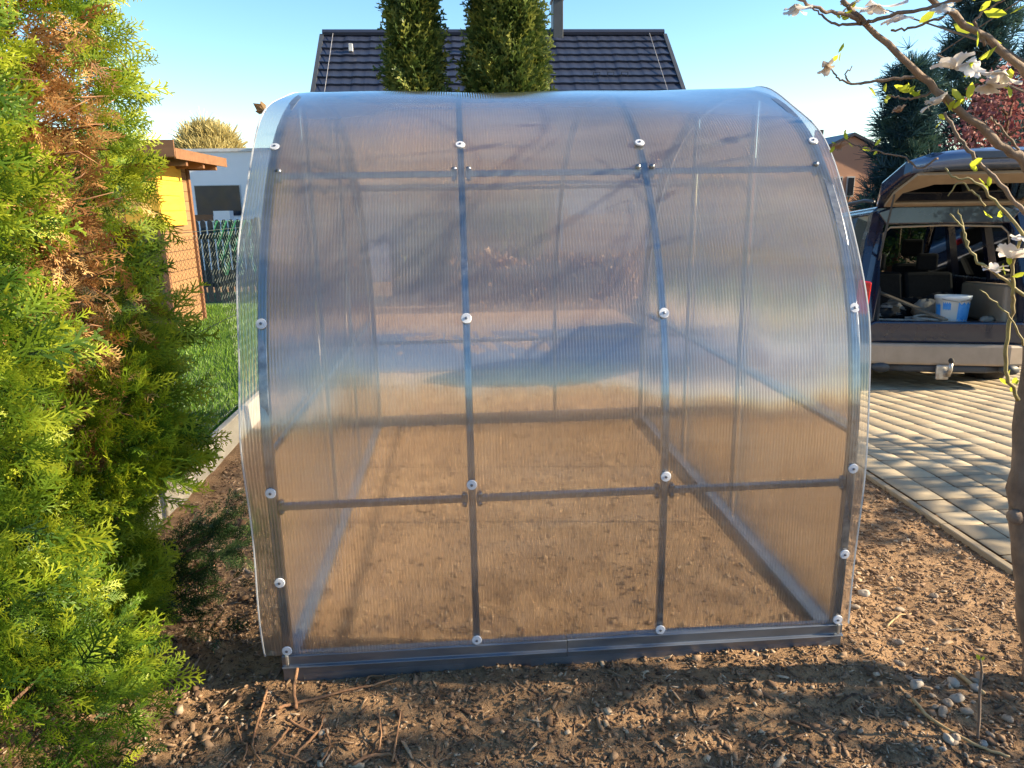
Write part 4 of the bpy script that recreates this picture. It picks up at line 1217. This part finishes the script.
for sx in (-1, 1):
    a, b = (sx * BW, sx * (BW - 0.09))
    MB().prism(poly, 'x', min(a, b), max(a, b)).build('body_side', M['navy'], car, bevel=0.02)
    # pillars and roof rail
    X0, X1 = sx * (BW - 0.05), sx * (BW - 0.20)
    def pil(y0, y1, yt0, yt1, w_=0.07):
        vs = []
        for (yy, zz, xx) in ((y0, 1.05, X0), (y1, 1.05, X0), (yt1, 1.70, X1), (yt0, 1.70, X1)):
            vs += [(xx, yy, zz), (xx - sx * w_, yy, zz)]
        MB().add(vs, [(0, 2, 4, 6), (7, 5, 3, 1), (0, 1, 3, 2), (2, 3, 5, 4), (4, 5, 7, 6), (6, 7, 1, 0)]).build('pillar', M['navy'], car)
    pil(0.08, 0.20, 0.30, 0.42); pil(0.98, 1.08, 1.0, 1.08); pil(1.95, 2.07, 1.9, 2.0); pil(3.05, 3.15, 2.35, 2.45)
    g = MB()
    for (y0, y1, t0, t1) in ((0.20, 0.98, 0.42, 1.0), (1.08, 1.95, 1.08, 1.9), (2.07, 3.05, 2.0, 2.35)):
        g.add([(X0 - sx * .03, y0, 1.06), (X0 - sx * .03, y1, 1.06), (X1 - sx * .03, t1, 1.69), (X1 - sx * .03, t0, 1.69)], [(0, 1, 2, 3)])
    g.build('side_window', M['sideglass'], car)
    MB().tube([(sx * 0.70, 0.4, 1.80), (sx * 0.70, 0.7, 1.83), (sx * 0.70, 2.0, 1.83), (sx * 0.70, 2.3, 1.78)], 0.018, 6).build('roof_rail', M['anthracite'], car, smooth=True)
MB().prism([(-0.74, 1.69), (0.74, 1.69), (0.68, 1.755), (0.4, 1.785), (-0.4, 1.785), (-0.68, 1.755)], 'y', 0.32, 2.45).build('roof', M['navy'], car, bevel=0.02)
MB().box((-0.86, 2.95, 0.85), (0.86, 4.55, 1.0)).build('bonnet', M['navy'], car, bevel=0.06)
MB().box((-0.84, 4.45, 0.32), (0.84, 4.66, 0.86)).build('front_bumper', M['bumper'], car, bevel=0.05)
MB().add([(-0.82, 3.1, 1.06), (0.82, 3.1, 1.06), (0.7, 2.42, 1.70), (-0.7, 2.42, 1.70)], [(0, 1, 2, 3)]).build('windscreen', M['sideglass'], car)
MB().box((-0.84, 2.9, 0.6), (0.84, 3.3, 1.04)).build('dashboard', M['carpet'], car, bevel=0.03)
# rear opening surround
MB().prism([(-0.90, 0.66), (-0.80, 0.66), (-0.70, 0.70), (0.70, 0.70), (0.80, 0.66), (0.90, 0.66), (0.90, 0.50), (-0.90, 0.50)], 'y', 0.0, 0.12).build('sill', M['navy'], car, bevel=0.02)
for sx in (-1, 1):
    q = [(sx * 0.915, 0.5), (sx * 0.715, 0.70), (sx * 0.685, 1.02), (sx * 0.62, 1.55), (sx * 0.58, 1.63), (sx * 0.70, 1.70), (sx * 0.80, 1.45), (sx * 0.90, 1.02)]
    k = len(q); vs = [(x, 0.02 + max(0, z - 0.95) * 0.42, z) for x, z in q] + [(x, 0.16 + max(0, z - 0.95) * 0.42, z) for x, z in q]
    fs = [tuple(range(k)), tuple(range(2 * k - 1, k - 1, -1))] + [((i + 1) % k, i, k + i, k + (i + 1) % k) for i in range(k)]
    MB().add(vs, fs).build('rear_pillar', M['navy'], car, bevel=0.015)
    q = [(sx * 0.925, 0.78), (sx * 0.80, 0.76), (sx * 0.78, 1.06), (sx * 0.905, 1.08)]
    tl = MB().prism(q, 'y', -0.035, 0.015).build('tail_light', M['redlamp'], car, bevel=0.015)
MB().prism([(-0.70, 1.70), (-0.60, 1.585), (0.60, 1.585), (0.70, 1.70), (0.5, 1.76), (-0.5, 1.76)], 'y', 0.27, 0.36).build('opening_header', M['navy'], car, bevel=0.015)
MB().tube([(-0.69, 0.16, 0.73), (-0.665, 0.17, 1.0), (-0.61, 0.30, 1.50), (-0.54, 0.31, 1.56), (0, 0.31, 1.575), (0.54, 0.31, 1.56), (0.61, 0.30, 1.50), (0.665, 0.17, 1.0), (0.69, 0.16, 0.73)], 0.011, 6).build('seal_strip', M['beigeplastic'], car, smooth=True)
# bumper, tow hitch, exhausts, under-side
bp = [(-0.93, 0.28), (-0.93, 0.16), (-0.86, 0.02), (-0.6, -0.05), (0.6, -0.05), (0.86, 0.02), (0.93, 0.16), (0.93, 0.28)]
MB().prism(bp, 'z', 0.30, 0.498).build('rear_bumper', M['bumper'], car, bevel=0.025)
MB().prism([(x * 0.66, y + 0.03) for x, y in bp], 'z', 0.23, 0.298).build('bumper_skirt', M['anthracite'], car, bevel=0.02)
for sx in (-1, 1):
    MB().lathe([(0.045, -0.02), (0.05, 0.12), (0.05, 0.22)], 14, Matrix.Translation((sx * 0.62, -0.03, 0.27)) @ Matrix.Rotation(R(-90), 4, 'X'), sx=1.8).build('exhaust', M['anthracite'], car, smooth=True)
MB().tube([(0, 0.25, 0.24), (0, 0.0, 0.22), (0, -0.12, 0.23), (0, -0.16, 0.28), (0, -0.16, 0.34)], [.03, .03, .028, .022, .018], 8).build('tow_bar', M['chrome'], car, smooth=True)
MB().lathe([(0.004, -0.028), (0.02, -0.02), (0.028, 0), (0.02, 0.02), (0.004, 0.028)], 12, Matrix.Translation((0, -0.16, 0.36))).build('tow_ball', M['rubber'], car, smooth=True)
MB().box((-0.1, -0.08, 0.17), (0.03, -0.05, 0.31)).build('tow_plate', M['chrome'], car, bevel=0.015)
MB().box((-0.82, 0.2, 0.26), (0.82, 4.4, 0.32)).build('underbody', M['rubber'], car)
for sx in (-1, 1):
    for yy in (0.88, 3.78):
        Mx = Matrix.Translation((sx * 0.80, yy, 0.355)) @ Matrix.Rotation(R(90), 4, 'Y')
        wl = MB().lathe([(0.24, -0.125), (0.335, -0.122), (0.355, -0.09), (0.36, 0), (0.355, 0.09), (0.335, 0.122), (0.24, 0.125)], 28, Mx).build('wheel', M['rubber'], car, smooth=True)
        MB().lathe([(0.02, -0.10), (0.235, -0.127), (0.235, 0.127), (0.02, 0.10)], 24, Mx).build('rim', M['alloy'], wl)
# interior
MB().box((-0.80, 0.13, 0.60), (0.80, 1.45, 0.655)).build('trunk_floor', M['carpet'], car)
for sx in (-1, 1):
    a, b = sx * 0.83, sx * 0.60
    MB().prism([(0.18, 0.657), (1.2, 0.657), (1.2, 1.02), (0.22, 1.02)], 'x', min(a, b), max(a, b)).build('side_trim', M['beigeplastic'] if sx > 0 else M['carpet'], car, bevel=0.03)
for x0, x1 in ((-0.59, 0.02), (0.04, 0.59)):
    st = MB().prism([(1.22, 0.657), (1.42, 0.657), (1.53, 1.10), (1.41, 1.12)], 'x', x0, x1).build('rear_seat', M['seat'], car, bevel=0.04)
    xm = (x0 + x1) / 2
    MB().box((xm - 0.12, 1.45, 1.13), (xm + 0.12, 1.53, 1.31)).build('headrest', M['seat'], st, bevel=0.03)
for xm in (-0.40, 0.40):
    st = MB().prism([(2.0, 0.6), (2.2, 0.6), (2.28, 1.18), (2.16, 1.2)], 'x', xm - 0.23, xm + 0.23).build('front_seat', M['seat'], car, bevel=0.04)
    MB().box((xm - 0.13, 2.18, 1.27), (xm + 0.13, 2.27, 1.47)).build('headrest', M['seat'], st, bevel=0.03)
# tailgate swung up: inner face with beige trim round the dark glass, outer lip with plate recess
tg = empty('tailgate', (0, 0.32, 1.74)); tg.parent = car
ang = math.atan2(0.27, 1.08)
Mt = Matrix.Rotation(-ang, 4, 'X')
def tp(x, l, h): return Mt @ Vector((x, -l, h))
out_ = [(-0.70, 0), (0.70, 0), (0.78, 0.35), (0.74, 0.85), (0.60, 1.08), (-0.60, 1.08), (-0.74, 0.85), (-0.78, 0.35)]
k = len(out_)
vs = [tp(x, l, 0) for x, l in out_] + [tp(x * .97, l, 0.11 + 0.04 * math.sin(l * 2.5)) for x, l in out_]
tgo = MB().add(vs, [tuple(range(k)), tuple(range(2 * k - 1, k - 1, -1))] + [((i + 1) % k, i, k + i, k + (i + 1) % k) for i in range(k)]).build('tailgate_shell', M['navy'], car, bevel=0.025)
tgo.location = (0, 0.32, 1.74)
bpy.data.objects.remove(tg)
def ring(name, outer, inner, h0, h1, mat):
    n = len(outer)
    vs = [tp(x, l, h0) for x, l in outer] + [tp(x, l, h0) for x, l in inner] + [tp(x, l, h1) for x, l in outer] + [tp(x, l, h1) for x, l in inner]
    fs = []
    for i in range(n):
        j = (i + 1) % n
        fs += [(i, j, n + j, n + i), (2 * n + j, 2 * n + i, 3 * n + i, 3 * n + j), (i, 2 * n + i, 2 * n + j, j), (n + j, 3 * n + j, 3 * n + i, n + i)]
    return MB().add(vs, fs).build(name, mat, tgo, bevel=0.006)
ring('inner_trim', [(-0.66, 0.12), (0.66, 0.12), (0.70, 0.5), (0.66, 0.98), (-0.66, 0.98), (-0.70, 0.5)],
     [(-0.60, 0.20), (0.60, 0.20), (0.62, 0.52), (0.42, 0.74), (-0.42, 0.74), (-0.62, 0.52)], -0.03, -0.002, M['beigeplastic'])
MB().add([tp(x, l, -0.012) for x, l in [(-0.598, 0.202), (0.598, 0.202), (0.618, 0.52), (0.418, 0.738), (-0.418, 0.738), (-0.618, 0.52)]] + [tp(x, l, -0.004) for x, l in [(-0.598, 0.202), (0.598, 0.202), (0.618, 0.52), (0.418, 0.738), (-0.418, 0.738), (-0.618, 0.52)]],
         [(0, 1, 2, 3, 4, 5), (11, 10, 9, 8, 7, 6)] + [((i + 1) % 6, i, 6 + i, 6 + (i + 1) % 6) for i in range(6)]).build('rear_window', M['tintglass'], tgo)
# the lower outer panel, now standing up at the free end
lipx = np.linspace(-0.72, 0.72, 13); vs = []; fs = []
for x in lipx:
    e = 1 - (abs(x) / 0.72) ** 3
    for (l, h) in ((0.97 + 0.10 * e, -0.012), (1.02 + 0.13 * e, 0.01), (1.03 + 0.14 * e, 0.05 + 0.03 * e), (0.98 + 0.10 * e, 0.10 + 0.05 * e), (0.90 + .08 * e, 0.11 + 0.05 * e)):
        vs.append(tp(x, l, h))
for i in range(12):
    for j in range(4):
        b = i * 5 + j; fs.append((b, b + 5, b + 6, b + 1))
lip = MB().add(vs, fs).build('lower_panel', M['tailpaint'], tgo, smooth=True)
sd = lip.modifiers.new('thick', 'SOLIDIFY'); sd.thickness = 0.012; sd.offset = -1
MB().add([tp(-0.24, 1.180, 0.03), tp(0.28, 1.180, 0.03), tp(0.28, 1.176, 0.085), tp(-0.28, 1.176, 0.085), tp(-0.24, 1.15, 0.03), tp(0.28, 1.15, 0.03), tp(0.28, 1.14, 0.085), tp(-0.28, 1.14, 0.085)],
         [(0, 1, 2, 3), (7, 6, 5, 4), (0, 4, 5, 1), (1, 5, 6, 2), (2, 6, 7, 3), (3, 7, 4, 0)]).build('plate_recess', M['anthracite'], tgo)
for sx in (-1, 1):
    MB().tube([(sx * 0.66, 0.22, 1.22), tuple(Vector((0, 0.32, 1.74)) + tp(sx * 0.69, 0.5, -0.03))], [0.014, 0.009], 8).build('gas_strut', M['anthracite'], car)

# things lying in the trunk (own objects; placed in the car's frame)
bpy.context.view_layer.update()
CM = Matrix.Translation((CX, CY, cz)) @ Matrix.Rotation(R(-14), 4, 'Z') @ Matrix.Rotation(R(-3.5), 4, 'X') @ Matrix.Diagonal((0.97, 1.03, 1.10, 1))
def in_car(o, x, y, z, rz=0):
    o.matrix_world = CM @ Matrix.Translation((x, y, z)) @ Matrix.Rotation(rz, 4, 'Z')
bk = empty('paint_bucket'); tag(bk, 'white oval plastic bucket with blue print in the open trunk', 'bucket')
MB().lathe([(0.130, 0), (0.138, 0.01), (0.158, 0.225), (0.168, 0.228), (0.170, 0.262), (0.160, 0.264), (0.154, 0.25), (0.128, 0.02)], 32, None, 1.08, 0.82)  .build('pail', M['pailwhite'], bk, smooth=True)
def wrap(a0, a1, z0, z1, rag):
    V = []; F = []
    n = 14
    for i in range(n + 1):
        a = a0 + (a1 - a0) * i / n
        for k, z in enumerate((z0 + rag * math.sin(i * 2.3), z1 + rag * math.sin(i * 1.7 + 1))):
            rr = 0.1385 + (0.158 - 0.138) * z / 0.225 + 0.0016
            V.append((rr * 1.08 * math.cos(a), rr * 0.82 * math.sin(a), z))
    for i in range(n):
        F.append((2 * i, 2 * i + 2, 2 * i + 3, 2 * i + 1))
    return V, F
M['blueprint'] = simple('blue_print', (0.03, 0.26, 0.72), (0.12, 0.42, 0.82), 0.4, 24)
for args in ((R(-88), R(-15), 0.03, 0.19, 0.012), (R(-140), R(-112), 0.13, 0.195, 0.008), (R(-178), R(-150), 0.07, 0.18, 0.01), (R(40), R(120), 0.04, 0.18, 0.01)):
    V, F = wrap(*args); MB().add(V, F).build('printed_label', M['blueprint'], bk)
MB().tube([(0.17, 0, 0.245), (0.13, -0.12, 0.225), (0, -0.152, 0.205), (-0.13, -0.12, 0.225), (-0.17, 0, 0.245)], 0.003, 5).build('handle', M['chrome'], bk, smooth=True)
in_car(bk, 0.20, 0.42, 0.657)
def lump(name, sx, sy, sz, seed, mat, label, cat):
    r = np.random.default_rng(seed); mb = MB(); prof = []
    V = []; F = []; nu, nv_ = 22, 12
    for i in range(nv_ + 1):
        th = math.pi * i / nv_
        for j in range(nu):
            ph = 2 * math.pi * j / nu
            rr = 1 + 0.16 * math.sin(3 * ph + seed) * math.sin(th) + 0.13 * math.sin(5 * ph + 4 * th) + 0.08 * math.sin(9 * ph - 6 * th + seed)
            V.append((sx * rr * math.sin(th) * math.cos(ph), sy * rr * math.sin(th) * math.sin(ph), sz * (0.95 + rr * math.cos(th))))
    for i in range(nv_):
        for j in range(nu):
            F.append((i * nu + j, (i + 1) * nu + j, (i + 1) * nu + (j + 1) % nu, i * nu + (j + 1) % nu))
    o = mb.add(V, F).build(name, mat, smooth=True); return tag(o, label, cat)
in_car(lump('work_cloth', 0.15, 0.09, 0.10, 2, M['cloth'], 'crumpled grey cloth behind the bucket in the trunk', 'cloth'), 0.06, 0.75, 0.657)
in_car(lump('tool_bag', 0.20, 0.14, 0.13, 4, M['bag'], 'black soft bag in the trunk beside the white bucket', 'bag'), 0.30, 0.95, 0.657)
in_car(lump('dark_jacket', 0.24, 0.14, 0.07, 7, M['bag'], 'dark jacket heaped at the left of the trunk', 'jacket'), -0.42, 0.75, 0.657)
in_car(lump('rag', 0.07, 0.05, 0.035, 9, M['whitestone'], 'small pale rag at the right end of the trunk', 'rag'), 0.52, 0.35, 0.657)
o = MB().box((-0.035, -0.45, 0), (0.035, 0.45, 0.02)).build('wooden_board', M['beigeplastic'], bevel=0.004); tag(o, 'tan wooden board lying slanted across the trunk floor', 'board')
o.matrix_world = CM @ Matrix.Translation((-0.16, 0.62, 0.80)) @ Matrix.Rotation(R(32), 4, 'Z') @ Matrix.Rotation(R(16), 4, 'X')
o = MB().box((-0.28, -0.03, 0), (0.28, 0.03, 0.025)).build('wooden_board', M['cloth'], bevel=0.004); tag(o, 'short grey batten lying crosswise at the front of the trunk', 'board')
in_car(o, -0.32, 0.34, 0.668, R(-8))
for k, (x, y, z, rz) in enumerate(((-0.52, 0.55, 0.70, 0.3), (-0.40, 0.62, 0.78, -0.4), (-0.30, 0.5, 0.72, 0.9), (-0.50, 0.42, 0.665, -0.2), (-0.24, 0.36, 0.69, 0.5), (-0.1, 0.3, 0.665, 1.2))):
    o = MB().box((-0.06, -0.012, 0), (0.06, 0.012, 0.004)).box((-0.06, 0.008, 0.0041), (0.06, 0.012, 0.025)).build('metal_bracket', M['galv'], bevel=0.001)
    tag(o, 'small shiny metal bracket among the clutter in the trunk', 'bracket', 'metal brackets in the trunk'); in_car(o, x, y, z, rz)
o = MB().tube(smooth_pts([(-.12, 0, .0), (0.05, .1, .02), (.16, 0, .01), (.05, -.1, .02), (-.1, .02, .03), (.05, .08, .05), (.2, -.06, .01)], 6), 0.012, 7).build('hose', M['cloth'], smooth=True)
tag(o, 'pale coiled hose end on the trunk floor left of the bucket', 'hose'); in_car(o, -0.10, 0.36, 0.675)
in_car(lump('plastic_bag', 0.13, 0.10, 0.09, 12, M['cloth'], 'pale crumpled plastic bag among the brackets at the left of the trunk', 'bag'), -0.20, 0.95, 0.657)
in_car(lump('blanket', 0.26, 0.16, 0.10, 15, M['seat'], 'black folded blanket against the rear seats in the trunk', 'blanket'), 0.02, 1.02, 0.657)

# second car, pale blue, just its roof and rear showing left of the off-roader
c2 = empty('parked_car', (6.75, 9.7, -0.40), R(-20)); tag(c2, 'pale blue car parked beyond the dark car, left of its open tailgate', 'car')
bpoly = [(0, .35), (0.02, .85), (.45, .95), (2.9, .98), (4.0, .85), (4.2, .6), (4.2, .35)] + [(3.7, .3)] + [(3.3 + .36 * math.cos(a), .32 + .36 * math.sin(a)) for a in np.linspace(0, math.pi, 7)] + [(1.2, .28)] + [(.8 + .36 * math.cos(a), .32 + .36 * math.sin(a)) for a in np.linspace(0, math.pi, 7)]
MB().prism(bpoly, 'x', -.86, .86).build('body', M['silverblue'], c2, bevel=.04)
cab = [(.1, .95), (.5, 1.45), (1.0, 1.53), (2.0, 1.5), (2.9, .97)]
MB().prism(cab, 'x', -.70, .70).build('cabin_glass', M['darkglass'], c2, bevel=.03)
MB().prism([(.48, 1.45), (1.0, 1.535), (2.0, 1.51), (2.1, 1.46), (2.0, 1.56), (1.0, 1.60), (.5, 1.52)], 'x', -.71, .71).build('roof', M['silverblue'], c2, bevel=.02)
for sx in (-1, 1):
    for yy in (.8, 3.3):
        Mx = Matrix.Translation((sx * .80, yy, .31)) @ Matrix.Rotation(R(90), 4, 'Y')
        wl = MB().lathe([(.2, -.1), (.3, -.1), (.31, 0), (.3, .1), (.2, .1)], 20, Mx).build('wheel', M['rubber'], c2, smooth=True)
        MB().lathe([(.02, -.08), (.195, -.102), (.195, .102), (.02, .08)], 16, Mx).build('rim', M['alloy'], wl)
    MB().box((sx * .62 - .16, -.02, .66), (sx * .62 + .16, .03, .82)).build('tail_light', M['redlamp'], c2, bevel=.01)

# ------------------------------------------------------------------ small things on the soil
def ground_pt(px_, py_):
    d = fwd + right * ((px_ - 512) / 709) - up * ((py_ - 384) / 709)
    p = C + d * (-C.z / d.z)
    return p.x, p.y
def gz(x, y): return float(soil_h(np.array(float(x)), np.array(float(y))))
def stone_mesh(seed, s_):
    r = np.random.default_rng(seed)
    V = []; F = []; nu, nv_ = 10, 6
    k = r.uniform(0, 6, 4)
    for i in range(nv_ + 1):
        th = math.pi * i / nv_
        for j in range(nu):
            ph = 2 * math.pi * j / nu
            rr = 1 + .14 * math.sin(2 * ph + k[0]) + .1 * math.sin(3 * ph + 2 * th + k[1])
            V.append((s_ * rr * math.sin(th) * math.cos(ph), s_ * .7 * rr * math.sin(th) * math.sin(ph), s_ * .5 * math.cos(th) * rr))
    for i in range(nv_):
        for j in range(nu):
            F.append((i * nu + j, (i + 1) * nu + j, (i + 1) * nu + (j + 1) % nu, i * nu + (j + 1) % nu))
    return V, F
base = []
for q in range(6):
    V, F = stone_mesh(q, 1.0)
    o = MB().add(V, F).build('pebble', M['whitestone'] if q == 0 else M['stone'], smooth=True)
    base.append(o)
used = set(); r = random.Random(12)
for k in range(46):
    if k < 36:
        x, y = ground_pt(r.gauss(965, 42), r.gauss(722, 32))
    else:
        x, y = ground_pt(r.uniform(850, 1010), r.uniform(590, 760))
    if x > 2.72 or y > 0.6: continue
    q = r.randrange(6)
    o = base[q] if q not in used else base[q].copy()
    if q in used: COL.objects.link(o)
    used.add(q)
    s_ = r.uniform(.009, .024) * (1.25 if q == 0 else 1)
    o.location = (x, y, gz(x, y) + s_ * .3); o.scale = (s_, s_, s_); o.rotation_euler = (r.uniform(-.3, .3), r.uniform(-.3, .3), r.uniform(0, 6.28))
    if q == 0: tag(o, 'pale white pebble among the stones by the magnolia foot', 'pebble', 'white pebbles by the magnolia')
    else: tag(o, 'grey brown pebble among the stones by the magnolia foot', 'pebble', 'brown pebbles by the magnolia')
for q in range(6):
    if q not in used: bpy.data.objects.remove(base[q])

def stick(name, pxs, rad0, rad1, mat, label, cat, lift=0.008, group=None, zs=None):
    pts = []
    for i, (a, b) in enumerate(pxs):
        x, y = ground_pt(a, b)
        pts.append(Vector((x, y, gz(x, y) + lift + (zs[i] if zs else 0))))
    q = smooth_pts(pts, 5, 0.0012, len(label)); m = len(q)
    o = MB().tube(q, [rad0 + (rad1 - rad0) * i / (m - 1) for i in range(m)], 6).build(name, mat, smooth=True)
    return tag(o, label, cat, group)
stick('dry_stick', [(912, 706), (928, 722), (955, 738), (985, 750), (1010, 758)], .006, .004, M['drywood'], 'long curved pale dry stick among the pebbles', 'stick')
stick('dry_stick', [(886, 634), (898, 622), (911, 616)], .004, .002, M['drywood'], 'short pale twig on the soil right of the greenhouse corner', 'stick')
stick('dry_stick', [(956, 676), (972, 690), (984, 698)], .009, .006, M['drywood'], 'stubby split piece of wood near the green seedling', 'stick')
x, y = ground_pt(978, 738)
sp = empty('seedling', (x, y, gz(x, y))); tag(sp, 'thin upright dark stem with a green tip growing from the pebbles', 'seedling')
MB().tube(smooth_pts([(0, 0, -.02), (-.008, 0.0, .08), (-.016, .005, .17), (-.02, .005, .24), (-.032, .005, .285)], 4), [.0045] * 8 + [.004] * 5 + [.0035] * 4, 6).build('stem', M['magbark'], sp, smooth=True)
v_, f_, t_ = scatter(LEAF2, np.array([[-.032, .005, .283], [-.03, .005, .278]]), np.array([[-.6, 0, .8], [.5, 0, .8]]), np.array([[0, -1, 0.], [0, -1, .3]]), np.array([.025, .02]), np.array([.3, .6]))
np_mesh('leaf', v_, f_, M['bud'], sp, tone=t_)
RL = 'dug up root lying on the dark soil before the greenhouse'
rootset = [
    ([(278, 722), (300, 714), (340, 704), (375, 696), (398, 690)], .006, .003, 'longest thin root, running from the corner along the base rail'),
    ([(297, 720), (296, 706), (300, 694)], .007, .006, 'short thick red root stub sticking up before the left corner', [0, .03, .06]),
    ([(270, 700), (264, 720), (256, 740), (254, 755), (262, 767)], .005, .003, 'pale bent root left of the red stub'),
    ([(238, 735), (242, 748), (248, 752), (244, 766)], .004, .003, 'hooked root lying closest to the bright thuja'),
    ([(290, 730), (305, 736), (318, 738), (325, 725)], .005, .003, 'forked root just below the red stub'),
    ([(318, 738), (308, 748), (300, 756), (294, 764)], .005, .004, 'curving root branching from the forked root to the lower edge'),
    ([(326, 736), (330, 752), (322, 766)], .004, .003, 'thin wavy root right of the forked root'),
    ([(276, 757), (290, 762), (306, 766)], .005, .003, 'root along the lower picture edge under the pale bent root'),
    ([(290, 736), (280, 748), (272, 758)], .004, .003, 'slim root crossing under the forked root'),
    ([(378, 755), (382, 742), (379, 728)], .004, .002, 'upright pale root tip standing left of the orange soil patch', [0, .02, .05]),
    ([(393, 764), (397, 748), (402, 732)], .0045, .002, 'leaning reddish root tip beside the orange soil patch', [0, .02, .05]),
    ([(352, 768), (372, 760), (392, 758), (398, 766)], .006, .004, 'reddish root lying below the two upright root tips'),
    ([(366, 692), (372, 686), (384, 688)], .004, .003, 'small forked twig close under the base rail'),
]
for it in rootset:
    stick('root', it[0], it[1], it[2], M['root'], it[3], 'root', 0.012, 'dug up roots before the greenhouse', it[4] if len(it) > 4 else None)
x, y = ground_pt(240, 528)
o = MB().tube([(0, 0, 0.01), (.02, .03, .03), (.035, .05, .03)], [.012, .016, .006], 7).build('soil_clod', M['bark'], smooth=True)
o.location = (x, y, gz(x, y)); tag(o, 'dark lump lying on the soil between kerb and greenhouse', 'clod')
